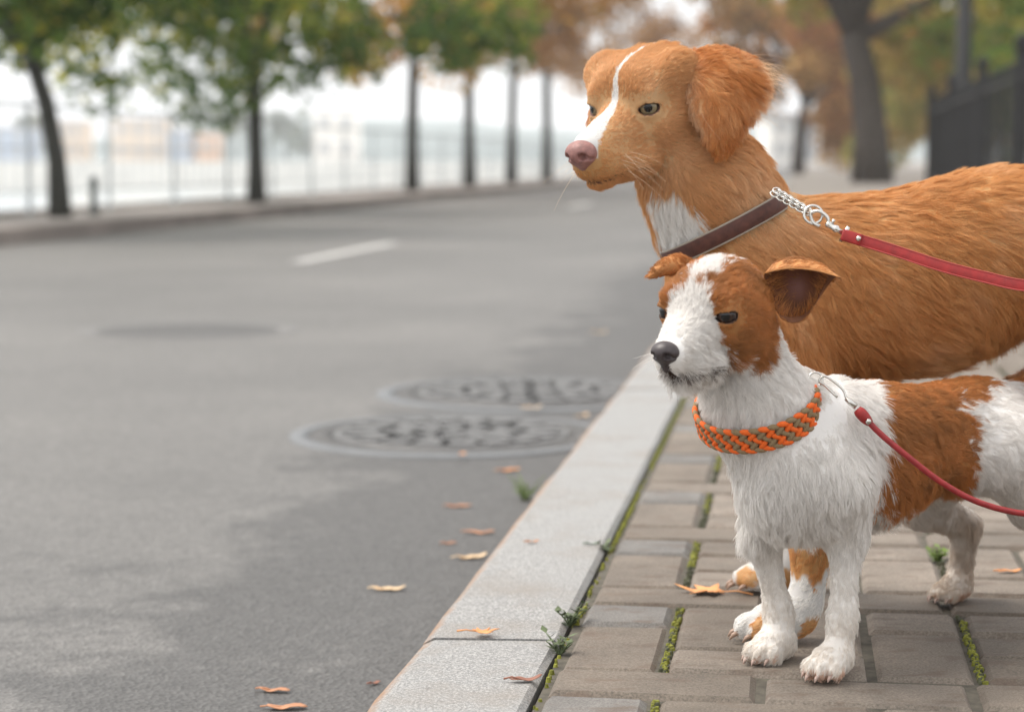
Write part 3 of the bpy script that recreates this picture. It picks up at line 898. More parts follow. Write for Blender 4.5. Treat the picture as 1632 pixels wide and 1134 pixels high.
def grow(name, V, Q, Nn, count, guides, colour, material, parent, seed=0, radius=0.00022, K=6, clump=0.55, clump_n=22,
         mask=None, lenfac=None, rand_dir=0.12, wave=0.25, wave_scale=30, gravity=0.25, curl=0.0, density=None, tipfade=0.15):
    """hairs rooted evenly on the surface, combed along the guides (place, direction, length, lift in degrees)"""
    if NOFUR: return None
    rng = np.random.default_rng(seed)
    T = np.concatenate([Q[:, [0, 1, 2]], Q[:, [0, 2, 3]]])
    A = 0.5 * np.linalg.norm(np.cross(V[T[:, 1]] - V[T[:, 0]], V[T[:, 2]] - V[T[:, 0]]), axis=1)
    if density is not None:
        A = A * density((V[T[:, 0]] + V[T[:, 1]] + V[T[:, 2]]) / 3)
    f = rng.choice(len(T), count, p=A / A.sum())
    u, v = rng.random(count), rng.random(count)
    fl = u + v > 1; u[fl], v[fl] = 1 - u[fl], 1 - v[fl]
    w = np.stack([1 - u - v, u, v], 1)
    P = (V[T[f]] * w[:, :, None]).sum(1); n = unit((Nn[T[f]] * w[:, :, None]).sum(1))
    if mask is not None:
        keep = mask(P, n, rng); P, n = P[keep], n[keep]
    cnt = len(P)
    gp = np.array([g[0] for g in guides]); gd = unit(np.array([g[1] for g in guides])); gl = np.array([g[2] for g in guides]); ga = np.radians([g[3] for g in guides])
    D = np.zeros((cnt, 3)); L = np.zeros(cnt); Lf = np.zeros(cnt); S = np.zeros(cnt)
    for a in range(len(gp)):
        d2 = ((P - gp[a]) ** 2).sum(1)
        ww = 1.0 / (d2 + 1.5e-4) ** 2.2
        D += ww[:, None] * gd[a]; L += ww * gl[a]; Lf += ww * ga[a]; S += ww
    D = unit(D / S[:, None]); L /= S; Lf /= S
    if lenfac is not None: L = L * lenfac(P)
    wv = np.stack([vnoise(P, wave_scale, seed + q) - .5 for q in range(3)], 1)
    wv += 0.5 * np.stack([vnoise(P, wave_scale * 3, seed + 5 + q) - .5 for q in range(3)], 1)
    D = unit(D + wave * 2 * wv)
    Tn = unit(D - (D * n).sum(1)[:, None] * n)
    Bn = np.cross(n, Tn)
    # locks: every hair leans to its lock's tip
    nc = max(4, cnt // clump_n)
    ci = rng.choice(cnt, nc, replace=False)
    kd = KDTree(nc)
    for a, q in enumerate(P[ci]): kd.insert(q, a)
    kd.balance()
    own = np.fromiter((kd.find(q)[1] for q in P), np.int64, cnt)
    c_az = rng.normal(0, 1.0, nc) * rand_dir * 2.0; c_len = rng.uniform(.78, 1.2, nc); c_lift = rng.normal(0, .10, nc)
    az = c_az[own] + rng.normal(0, rand_dir, cnt)
    Ln = L * c_len[own] * rng.uniform(.72, 1.12, cnt)
    lift = np.clip(Lf + c_lift[own] + rng.normal(0, .07, cnt), 0.04, 1.4)
    dirn = unit(Tn * np.cos(az)[:, None] + Bn * np.sin(az)[:, None])
    uu = np.linspace(0, 1, K)
    bend = lift[:, None] * (1 - 0.75 * uu[None, :])       # hairs leave the skin and lie down
    step = np.cos(bend)[:, :, None] * dirn[:, None, :] + np.sin(bend)[:, :, None] * n[:, None, :]
    step[:, :, 2] -= gravity * uu[None, :] ** 1.5
    if curl > 0:
        ph = rng.random(nc)[own] * 6.28
        step += (curl * np.sin(uu[None, :] * 7.0 + ph[:, None]))[:, :, None] * Bn[:, None, :]
    step = unit(step)
    pts = np.zeros((cnt, K, 3)); pts[:, 0] = P - n * 0.0006
    for q in range(1, K):
        pts[:, q] = pts[:, q - 1] + (Ln / (K - 1))[:, None] * (step[:, q - 1] + step[:, q]) * .5
    # pull to the lock
    cp = pts[ci][own]
    off = (P - P[ci][own])
    tgt = cp + off[:, None, :] * 0.25
    pull = (clump * uu ** 1.2)[None, :, None] * rng.uniform(.5, 1.0, cnt)[:, None, None]
    far = np.linalg.norm(off, axis=1) > 0.012
    pull = np.where(far[:, None, None], 0, pull)
    pts = pts * (1 - pull) + tgt * pull
    col = colour(P) * rng.uniform(.86, 1.10, cnt)[:, None]
    hc = bpy.data.hair_curves.new(name)
    hc.add_curves([K] * cnt)
    hc.attributes['position'].data.foreach_set('vector', pts.astype(np.float32).ravel())
    ra = hc.attributes.new('radius', 'FLOAT', 'POINT')
    prof = np.interp(uu, [0, .25, .7, 1.0], [0.9, 1.0, .75, tipfade])
    rr = radius * prof[None, :] * rng.uniform(.75, 1.25, cnt)[:, None]
    ra.data.foreach_set('value', rr.astype(np.float32).ravel())
    ca = hc.attributes.new('col', 'FLOAT_COLOR', 'CURVE')
    ca.data.foreach_set('color', np.column_stack([np.clip(col, 0, 1), np.ones(cnt)]).astype(np.float32).ravel())
    hc.materials.append(material)
    o = bpy.data.objects.new(name, hc); link(o, parent)
    return o
def strands(name, curves, radius, col, material, parent):
    K = len(curves[0]); hc = bpy.data.hair_curves.new(name); hc.add_curves([K] * len(curves))
    hc.attributes['position'].data.foreach_set('vector', np.array(curves, np.float32).ravel())
    ra = hc.attributes.new('radius', 'FLOAT', 'POINT')
    ra.data.foreach_set('value', np.tile(radius * np.linspace(1, .25, K), len(curves)).astype(np.float32))
    ca = hc.attributes.new('col', 'FLOAT_COLOR', 'CURVE')
    ca.data.foreach_set('color', np.column_stack([np.array(col), np.ones(len(curves))]).astype(np.float32).ravel())
    hc.materials.append(material); o = bpy.data.objects.new(name, hc); link(o, parent); return o
def bezier_patch(cp, n=22, m=22):
    cp = np.array(cp, float)
    def B(t): return np.stack([(1 - t) ** 3, 3 * t * (1 - t) ** 2, 3 * t * t * (1 - t), t ** 3], 1)
    return np.einsum('ui,vj,ijk->uvk', B(np.linspace(0, 1, n)), B(np.linspace(0, 1, m)), cp)
def shell(grid, thick, outward):
    """closed flap from a grid of points; returns V, Q and a mask of the outer side's vertices"""
    n, m, _ = grid.shape
    du = np.gradient(grid, axis=0); dv = np.gradient(grid, axis=1)
    nr = unit(np.cross(du, dv))
    if (nr.reshape(-1, 3) @ np.array(outward)).mean() < 0: nr = -nr; flip = True
    else: flip = False
    e = np.minimum(np.minimum(np.arange(n), np.arange(n)[::-1])[:, None], np.minimum(np.arange(m), np.arange(m)[::-1])[None, :])
    th = thick * np.clip(e / 3.0, 0.25, 1)[:, :, None]
    A, Bk = (grid + nr * th / 2).reshape(-1, 3), (grid - nr * th / 2).reshape(-1, 3)
    V = np.concatenate([A, Bk]); o = n * m; Q = []
    for i in range(n - 1):
        for j in range(m - 1):
            a, b, c, d = i * m + j, (i + 1) * m + j, (i + 1) * m + j + 1, i * m + j + 1
            Q.append((a, b, c, d)); Q.append((d + o, c + o, b + o, a + o))
    rim = [(i, 0) for i in range(n)] + [(n - 1, j) for j in range(1, m)] + [(i, m - 1) for i in range(n - 2, -1, -1)] + [(0, j) for j in range(m - 2, 0, -1)]
    r = [i * m + j for i, j in rim]
    for a, b in zip(r, r[1:] + r[:1]): Q.append((b, a, a + o, b + o))
    Q = np.array(Q)
    if flip: Q = Q[:, ::-1]
    return V, Q, np.arange(2 * o) < o
def eye_material(name, iris_c, iris_e, pupil, iris_r, sclera=(0.55, 0.45, 0.42)):
    """concentric pupil, iris and white about the eyeball's own +X axis"""
    m, nt, b = mat(name); co = coords(nt)
    sep = nt.nodes.new('ShaderNodeSeparateXYZ'); nt.links.new(co, sep.inputs[0])
    y2 = nt.nodes.new('ShaderNodeVectorMath'); y2.operation = 'MULTIPLY'; y2.inputs[1].default_value = (0, 1, 1); nt.links.new(co, y2.inputs[0])
    ln = nt.nodes.new('ShaderNodeVectorMath'); ln.operation = 'LENGTH'; nt.links.new(y2.outputs[0], ln.inputs[0])
    c = ramp(nt, ln.outputs['Value'], [(0.0, (0.004, 0.004, 0.005)), (pupil * .92, (0.004, 0.004, 0.005)), (pupil, iris_c), (iris_r * .85, iris_e), (iris_r, (0.012, 0.01, 0.01)), (iris_r + .06, sclera)])
    nt.links.new(c, b.inputs['Base Color']); b.inputs['Roughness'].default_value = 0.06
    b.inputs['Specular IOR Level'].default_value = 0.6
    return m
def eyeball(parent, centre, R, r, m):
    mb = MB(); n, k = 24, 16; vs, fs = [], []
    for i in range(k + 1):
        a = math.pi * i / k
        for j in range(n):
            b = 2 * math.pi * j / n
            vs.append((math.cos(a), math.sin(a) * math.cos(b), math.sin(a) * math.sin(b)))
    for i in range(k):
        for j in range(n):
            fs.append((i * n + j, i * n + (j + 1) % n, (i + 1) * n + (j + 1) % n, (i + 1) * n + j))
    mb.add(vs, fs)
    o = mb.build('eye', m, parent, True)
    o.matrix_local = Matrix.Translation(Vector(centre)) @ Matrix(np.array(R).tolist()).to_4x4() @ Matrix.Scale(r, 4)
    return o
# ================================================================== the small white and brown dog
FUR = fur_material('fur'); SKIN = skin_material('skin')
def rot_yaw(F):
    L = np.array((-F[1], F[0], 0)); return np.stack([np.array((F[0], F[1], 0)), L, np.array((0, 0, 1.0))], 1)
CLAWS = []
def claws(root, base, m):
    for p_, F, w in CLAWS:
        q0 = p_ - base; up = np.array((0, 0, 1.0))
        MB().tube([q0, q0 + F * (.10 * w) - up * (.04 * w), q0 + F * (.17 * w) - up * (.13 * w)], [.055 * w, .045 * w, .012 * w], 7).build('claw', m, root, True)
    CLAWS.clear()
def paw(S, c, F, w, k=0.007):
    """four toes and a pad, toes towards F"""
    R = rot_yaw(F); L = R[:, 1]; F = R[:, 0]
    S.ell(c + F * (-.15 * w) + np.array((0, 0, .42 * w)), (.62 * w, .46 * w, .40 * w), R, k * 2)
    for q, (b, f, zz) in enumerate(((-.36, .22, .27), (-.13, .44, .30), (.13, .44, .30), (.36, .22, .27))):
        S.ell(c + L * (b * w) + F * (f * w) + np.array((0, 0, zz * w)), (.32 * w, .155 * w, .25 * w), R, k * .35)
        CLAWS.append((c + L * (b * w) + F * ((f + .26) * w) + np.array((0, 0, .20 * w)), F, w))
# collar planes: the coat is pressed flat beneath them
COLLAR = [(at(1206, 658, 2.0), unit(np.array((-.20, -.36, .90)))), (at(1152, 364, 2.262), unit(np.array((-.46, 0, .88))))]

def build_terrier():
    FRf, FLf, RRf = ground(1226, 1054), ground(1318, 1080), ground(1514, 958)
    C0 = (FRf + FLf) / 2
    Fv = unit(np.array((-0.77, -0.64, 0.0))); Lv = np.array((-Fv[1], Fv[0], 0.0)); RB = rot_yaw(Fv)
    def bf(a, b, z): return C0 + Fv * a + Lv * b + np.array((0, 0, z))
    H = Head(at(1109, 497, 1.925), 33, 9, -2)
    S = Sculpt(axis(0.10, 0.78, 0.13, 0.30, .0055, .0017), axis(1.82, 2.50, 1.84, 2.06, .0055, .0018), axis(-.006, .47, .26, .42, .005, .0017))
    # trunk
    S.ell(bf(-.015, 0, .200), (.068, .055, .073), RB, .03)
    S.ell(bf(.030, 0, .200), (.034, .044, .054), RB, .03)
    S.ell(bf(-.10, 0, .208), (.095, .060, .072), RB, .03)
    S.ell(bf(-.20, 0, .216), (.09, .048, .054), RB, .03)
    S.ell(bf(-.275, 0, .212), (.075, .050, .060), RB, .03)
    # neck
    S.cone(bf(-.02, 0, .235), at(1208, 650, 2.0), .054, .044, .03)
    S.cone(at(1208, 650, 2.0), H.p(-.062, 0, -.015), .044, .040, .03)
    # front legs
    S.chain([(bf(-.005, .045, .19), .034), (at(1350, 850, 2.005), .0150), (at(1343, 985, 2.0), .0108), (at(1336, 1040, 2.0), .0120)], .02)
    S.chain([(bf(-.005, -.045, .19), .034), (at(1215, 850, 2.045), .0150), (at(1241, 975, 2.06), .0108), (at(1243, 1022, 2.058), .0120)], .02)
    dF = unit(np.array((-.62, -.78, 0)))
    paw(S, FLf + dF * -.002, dF, .040); paw(S, FRf, unit(np.array((-.72, -.69, 0))), .040)
    # hind legs
    S.chain([(bf(-.27, -.035, .20), .048), (at(1472, 800, 2.30), .026), (at(1538, 838, 2.345), .0135), (at(1530, 925, 2.345), .0125)], .018)
    paw(S, RRf, unit(np.array((-.80, -.60, 0))), .037)
    RLf = ground(1722, 990)
    S.chain([(bf(-.28, .035, .20), .048), (at(1650, 800, 2.205), .026), (np.array((*(RLf - Fv * .035)[:2], .085)), .014), (np.array((*(RLf - Fv * .012)[:2], .03)), .0125)], .018)
    paw(S, RLf, unit(np.array((-.80, -.60, 0))), .037)
    # tail
    S.chain([(bf(-.335, 0, .245), .019), (bf(-.385, 0, .262), .013), (bf(-.43, .01, .30), .008)], .02)
    # head
    S.ell(H.p(-.043, 0, .003), (.054, .043, .038), H.R, .015)
    S.cone(H.p(-.005, 0, -.013), H.p(.050, 0, -.028), .027, .0165, .018)
    S.cone(H.p(-.012, 0, -.046), H.p(.036, 0, -.049), .018, .0115, .012)
    for sd in (-1, 1):
        S.ell(H.p(-.038, sd * .029, -.022), (.034, .016, .030), H.R, .018)
        S.cone(H.p(.034, sd * .009, -.036), H.p(.012, sd * .014, -.042), .0125, .012, .008)     # lips
        S.ell(H.p(-.008, sd * .026, .0125), (.018, .011, .0070), H.R, .012)                      # brow
    EL, er = [], .0108
    for sd in (-1, 1):
        c = H.p(-.0035, sd * .0285, -.001); g = unit(H.d(.86, sd * .50, -.04))
        Ls = unit(np.cross(H.R[:, 2], g)); U = np.cross(g, Ls); Ls, U = Ls * .999 + U * (.03 * sd), U * .999 - Ls * (.03 * sd); RE = np.stack([g, Ls, U], 1)
        S.ell(c + g * .001, (er + .0016,) * 3, RE, .006)
        S.ell(c + g * .010 - U * .0006, (.018, .0116, .0050), RE, .0012, sub=True)
        EL.append((c, RE))
    # mouth slit
    for sd in (-1, 1):
        S.cone(H.p(.050, sd * .003, -.044), H.p(.030, sd * .019, -.0465), .0013, .0016, .003, sub=True)
        S.cone(H.p(.030, sd * .019, -.0465), H.p(-.006, sd * .030, -.051), .0016, .0018, .003, sub=True)
    V, Q = S.surface()
    base = np.array((C0[0] + .1, C0[1] + .08, 0.0))
    V = V - base; Nn = vnormals(V, Q)
    root = empty('dog', base, 'small rough coated white dog with brown head patches and an orange braided collar', 'dog')
    WHITE, BRN, DARK, SKN = np.array((.90, .875, .845)), np.array((.54, .240, .082)), np.array((.10, .055, .04)), np.array((.62, .45, .40))
    def brown_amount(Pw):
        h = H.inv(Pw); n1 = (vnoise(Pw, 90, 3) - .5); n2 = (vnoise(Pw, 320, 4) - .5)
        j = n1 * .012 + n2 * .009
        x, y, z = h.T; ya = np.abs(y) + j
        blaze = np.interp(x, [-.10, -.06, -.03, -.005, .006, .018, .03], [.003, .009, .0150, .0128, .0145, .026, .055])
        blaze = blaze + np.clip(-.006 - z, 0, 1) * .42 + (vnoise(Pw, 48, 19) - .5) * .010
        back = -.078 + np.clip(-z - .02, 0, .1) * .85 + n1 * .01
        inhead = (ya > blaze) & (x > back) & (z > -.064 + j + np.clip(-.03 - x, 0, .1) * .45) & (x > -.12) & (x < .06) & (np.abs(y) < .09) & (z < .08)
        d = Pw - C0; a = -(d @ Fv); b = d @ Lv; zz = Pw[:, 2]
        f = .112 - .95 * np.abs(b) + n1 * .03 + n2 * .02; r_ = .270 - 1.35 * np.abs(b) + n1 * .035 + n2 * .015
        r_ = np.where((zz > .235), r_ + .03, r_)
        notch = (np.abs(zz - .245 - n1 * .03) < .012) & (a > .20 + n1 * .05) & (b > 0)
        r_ = np.where(b < -.01, np.maximum(r_, .27 + n1 * .03), r_)
        saddle = (a > f) & (a < r_) & (zz > .150 + n1 * .04) & ~notch
        tail = (a > .325 + n1 * .02) & (zz > .225)
        return (inhead | saddle | tail).astype(float)
    def colour(P, skin=False):
        Pw = P + base
        br = brown_amount(Pw)[:, None]
        tone = (.55 + .55 * vnoise(Pw, 38, 9) + .35 * vnoise(Pw, 150, 10))[:, None]
        c = WHITE * (1 - br) + BRN * tone * br
        h = H.inv(Pw)
        # dark rims of the eyes, lips and the corner of the mouth
        for cc, _ in EL:
            d = np.linalg.norm(Pw - cc, axis=1)
            c = np.where((d < er + .0021)[:, None], DARK * .7, c)
        lip = (np.abs(h[:, 2] + .0470 + np.clip(.03 - h[:, 0], 0, .05) * .12) < .0020) & (h[:, 0] > -.008) & (np.abs(h[:, 1]) < .034)
        lip |= (h[:, 0] > .050) & (h[:, 2] < -.034) & (h[:, 2] > -.048) & (np.abs(h[:, 1]) < .0045)
        c = np.where((lip if skin else lip & (vnoise(Pw, 400, 2) > .48))[:, None], DARK * .8, c)
        # uneven brown-grey tone, stronger lower down, on the belly and the hind legs
        st = np.clip((.165 - Pw[:, 2]) * 12, 0, 1) * np.clip((-((Pw - C0) @ Fv) - .05) * 8, 0, 1) * vnoise(Pw, 60, 12)
        c = c * (1 - .45 * st[:, None] * (1 - br) * np.array((.55, .75, .95)))
        dirt = np.clip((.12 - Pw[:, 2]) / .12, 0, 1) * (.35 + .65 * vnoise(Pw, 75, 31))
        c = c * (1 - dirt[:, None] * np.array((.10, .16, .23)))
        toe = (Pw[:, 2] < .012)
        c = np.where((toe & (vnoise(Pw, 110, 15) > .55))[:, None], c * np.array((.86, .66, .56)), c)
        return c
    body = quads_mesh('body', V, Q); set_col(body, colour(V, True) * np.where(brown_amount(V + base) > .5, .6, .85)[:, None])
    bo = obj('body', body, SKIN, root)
    claws(root, base, simple('pale_claw', (.42, .30, .25), .45))
    # nose
    SN = Sculpt(*[np.arange(c - .022, c + .022, .0008, dtype=np.float32) for c in (0, 0, 0)])
    SN.ell((0, 0, 0), (.0095, .0125, .0095), None, .003); SN.ell((-.002, 0, -.009), (.006, .004, .009), None, .004)
    SN.ell((.004, 0, .001), (.007, .009, .0065), None, .003)
    for sd in (-1, 1):
        SN.ell((.0085, sd * .0062, -.0012), (.0045, .0030, .0028), None, .0015, sub=True)
        SN.cone((.006, sd * .0085, -.002), (-.002, sd * .0125, -.0045), .0012, .0010, .0015, sub=True)
    SN.cone((.0115, 0, -.002), (.004, 0, -.018), .0005, .0006, .0015, sub=True)
    v, q = SN.surface()
    no = obj('nose', quads_mesh('nose', v, q), simple('nose_dark', (.045, .034, .036), .42, var=.3, scale=300), root)
    no.matrix_local = Matrix.Translation(Vector(H.p(.0620, 0, -.0240) - base)) @ Matrix(H.R.tolist()).to_4x4() @ Matrix.Scale(1.12, 4)
    # eyes
    em = eye_material('dark_eye', (.035, .014, .008), (.018, .008, .006), .40, .80, (.20, .15, .14))
    for cc, RE in EL: eyeball(root, cc - base, RE, er, em)
    # ears
    def ear(cp, outward, flow, seed, n_out, inner):
        g = bezier_patch(cp) - base
        V2, Q2, outer = shell(g, .0042, outward)
        N2 = vnormals(V2, Q2)
        me = quads_mesh('ear', V2, Q2)
        zc = np.where(outer, 1.0, 0.0)
        col = np.where(outer[:, None], BRN * .8, np.array(inner))
        t = vnoise(V2, 120, 5)[:, None]
        pk = np.exp(-((V2 - g[14, 9]) ** 2).sum(1) / .012 ** 2)[:, None] * ~outer[:, None]
        col = col * (.7 + .6 * t) * (1 - pk) + np.array((.36, .18, .155)) * pk
        set_col(me, col)
        eo = obj('ear', me, SKIN, root)
        uo = np.array(outward)
        grow('ear_fur', V2, Q2, N2, n_out, [(g[11, 11], flow, .006, 14), (g[3, 3], flow, .008, 20), (g[18, 18], flow, .005, 14)],
             lambda P: BRN * (.62 + .55 * vnoise(P, 70, 8))[:, None], FUR, eo, seed, .00018, 4, .4, 16,
             mask=lambda P, n, rng: ((n @ uo > 0.05) | (rng.random(len(P)) < .35)), gravity=.05)
        return eo
    L_ = [[(1222, 436, 1.957), (1248, 424, 1.948), (1294, 426, 1.938), (1340, 443, 1.930)],
          [(1210, 430, 1.968), (1240, 362, 1.990), (1292, 376, 1.988), (1330, 432, 1.945)],
          [(1228, 476, 1.968), (1262, 450, 2.040), (1300, 450, 2.030), (1316, 462, 1.970)],
          [(1244, 506, 1.960), (1262, 520, 1.975), (1282, 516, 1.972), (1294, 492, 1.963)]]
    ear([[at(*p) for p in r] for r in L_], (.3, .95, .3), unit(np.array((.8, 0, -.1))), 31, 12000, (.20, .085, .045))
    R_ = [[(1116, 428, 1.995), (1096, 398, 2.0), (1060, 396, 1.99), (1032, 440, 1.965)],
          [(1108, 436, 1.985), (1092, 412, 1.975), (1064, 410, 1.97), (1033, 441, 1.962)],
          [(1100, 446, 1.985), (1090, 428, 1.975), (1066, 424, 1.97), (1035, 443, 1.962)],
          [(1094, 456, 1.99), (1086, 440, 1.985), (1070, 432, 1.975), (1040, 444, 1.965)]]
    ear([[at(*p) for p in r] for r in R_], (-.2, -.9, .4), unit(np.array((-.8, 0, -.2))), 32, 3600, (.25, .12, .08))
    # coat
    dn = np.array((0, 0, -1.0)); B_ = -Fv
    gd = []
    def hg(x, y, z, d, l, li):
        for sd in ((1,) if y == 0 else (1, -1)):
            gd.append((H.p(x, sd * y, z) - base, H.d(d[0], sd * d[1], d[2]), l, li))
    hg(.045, 0, -.012, (-.9, 0, .4), .0045, 22); hg(.02, 0, .002, (-.8, 0, .6), .009, 28)
    hg(.04, .014, -.028, (-.7, .4, -.4), .009, 22); hg(.022, .024, -.034, (-.8, .3, -.5), .013, 26)
    hg(.04, 0, -.060, (-.3, 0, -1), .014, 40); hg(.015, 0, -.064, (-.4, 0, -1), .020, 45); hg(.0, .026, -.054, (-.6, .3, -.8), .018, 38)
    hg(.0, 0, .018, (-.7, 0, .6), .011, 28); hg(-.04, 0, .04, (-1, 0, .2), .012, 22); hg(-.075, 0, .03, (-1, 0, -.3), .012, 20)
    hg(.001, .024, .016, (-.4, .6, .5), .009, 30); hg(-.006, .032, -.014, (-.8, .4, -.6), .008, 18); hg(-.04, .048, -.018, (-.95, .1, -.4), .011, 20)
    hg(-.04, .036, -.052, (-.7, .1, -.8), .015, 28); hg(-.04, .042, .016, (-1, .1, .1), .009, 18)
    def bg(a, b, z, d, l, li): gd.append((bf(a, b, z) - base, np.array(d), l, li))
    for sd in (1, -1):
        bg(.01, sd * .045, .265, dn + B_ * .35 + Lv * sd * .2, .016, 16)
        bg(.03, sd * .05, .20, dn + Lv * sd * .25 + B_ * .1, .019, 16)
        bg(-.03, sd * .062, .21, dn + B_ * .5, .020, 16)
        bg(.02, sd * .04, .15, dn + Lv * sd * .3, .026, 30)
        bg(-.10, sd * .065, .20, B_ + dn * .45, .016, 16)
        bg(-.10, sd * .05, .15, B_ * .6 + dn, .022, 28)
        bg(-.20, sd * .052, .21, B_ + dn * .35, .014, 15)
        bg(-.28, sd * .055, .21, B_ * .8 + dn * .6, .013, 14)
        bg(-.28, sd * .06, .15, B_ * .5 + dn, .012, 16)
    bg(.06, 0, .21, dn + Fv * .2, .021, 20); bg(.05, 0, .16, dn + Fv * .1, .022, 26); bg(.045, 0, .25, dn, .018, 18)
    bg(-.02, 0, .275, B_ + dn * .1, .020, 18); bg(-.12, 0, .275, B_, .013, 15); bg(-.24, 0, .27, B_, .013, 16); bg(-.34, 0, .22, dn, .02, 20); bg(-.42, 0, .29, B_ + np.array((0, 0, .6)), .016, 20)
    bg(-.10, 0, .135, dn + B_ * .4, .024, 40); bg(-.2, 0, .155, dn + B_ * .4, .024, 40)
    for f in (FRf, FLf):
        for z, l, li in ((.14, .012, 20), (.09, .0075, 20), (.05, .0065, 20)):
            gd.append((f + np.array((.01, .0, z)) - base, dn + np.array((-.1, -.1, 0)), l, li)); gd.append((f - Fv * .03 + np.array((0, 0, z)) - base, dn + B_ * .5, l * 1.1, li + 6))
        gd.append((f + np.array((0, 0, .015)) - base, Fv + dn * .5, .007, 22))
    for f in (RRf, RLf):
        gd.append((f - Fv * .03 + np.array((0, 0, .07)) - base, dn + B_ * .2, .013, 24)); gd.append((f + np.array((0, 0, .015)) - base, Fv + dn * .5, .007, 20))
    cc_ = at(1207, 662, 2.0) - base
    def mask(P, n, rng):
        k = np.ones(len(P), bool); Pw = P + base
        for c, RE in EL:
            d = Pw - c; k &= ~((np.linalg.norm(d, axis=1) < er + .0022))
        h = H.inv(Pw)
        k &= ~((np.abs(h[:, 1]) < .013) & (h[:, 0] > .054) & (h[:, 2] > -.036))
        k &= P[:, 2] > .003
        return k
    def lf(P):
        Pw = P + base
        d = np.ones(len(P))
        for c, _ in EL:
            q = np.linalg.norm(Pw - c, axis=1); d *= np.clip((q - er) / .012, .28, 1)
        k_ = Pw - COLLAR[0][0]; d *= np.where(np.linalg.norm(k_, axis=1) < .085, np.clip(np.abs(k_ @ COLLAR[0][1]) / .022, .22, 1), 1)
        return d
    hd = lambda Pm: np.clip((np.linalg.norm(Pm + base - H.p(-.015, 0, -.012), axis=1) - .065) / .015, 0, 1)
    grow('fur', V, Q, Nn, 240000, gd, colour, FUR, bo, 7, .00016, 6, .48, 20, mask=mask, lenfac=lf, rand_dir=.15, wave=.28, wave_scale=45, gravity=.20, curl=.10, density=hd)
    grow('face_fur', V, Q, Nn, 80000, gd, colour, FUR, bo, 8, .00013, 6, .52, 18, mask=mask, lenfac=lambda P: lf(P) * 1.25, rand_dir=.20, wave=.34, wave_scale=70, gravity=.10, curl=.10, density=lambda Pm: 1 - hd(Pm))
    # whiskers and the dark beard wisps under the chin
    rng = np.random.default_rng(3); cs, cl = [], []
    for q in range(30):
        sd = 1 if q % 3 else -1
        p0 = H.p(rng.uniform(-.012, .038), sd * rng.uniform(.006, .024), -.056 + rng.uniform(-.004, .004))
        L = rng.uniform(.018, .042); d = unit(H.d(rng.uniform(-.5, .3), sd * rng.uniform(0, .35), -1)); s_ = unit(H.d(-.6, sd * .3, .3))
        cs.append([p0 - base + d * L * t + s_ * L * .28 * t * t for t in np.linspace(0, 1, 6)])
        cl.append((.14, .11, .10) if q % 3 == 0 else (.6, .56, .52))
    for q in range(16):
        sd = 1 if q % 2 else -1
        p0 = H.p(rng.uniform(.02, .04), sd * rng.uniform(.014, .02), rng.uniform(-.042, -.026)); L = rng.uniform(.02, .035)
        d = unit(H.d(rng.uniform(-.1, .6), sd, rng.uniform(-.5, .1)))
        cs.append([p0 - base + d * L * t + np.array((0, 0, -.2)) * L * t * t for t in np.linspace(0, 1, 6)]); cl.append((.75, .72, .68))
    gE = bezier_patch([[at(*p) for p in r] for r in L_]) - base
    for q in range(260):
        a_, b_ = ((int(rng.integers(8, 21)), int(rng.integers(0, 3))) if q % 3 == 0 else (20, int(rng.integers(0, 20))) if q % 3 == 1 else (int(rng.integers(8, 21)), 20))
        p0 = gE[a_, b_]; L = rng.uniform(.006, .014)
        tc = unit(gE[12, 11] - p0 + rng.normal(0, .006, 3)); d = unit(tc * .6 + np.array((0, -.7, .35)) + rng.normal(0, .2, 3))
        cs.append([p0 + d * L * t + tc * L * .4 * t * t for t in np.linspace(0, 1, 6)]); cl.append(BRN * rng.uniform(.7, 1.5))
    strands('whiskers', cs, .00020, cl, FUR, bo)
    return dict(root=root, base=base, H=H, V=V, Q=Q, bf=bf, Fv=Fv, Lv=Lv, C0=C0)

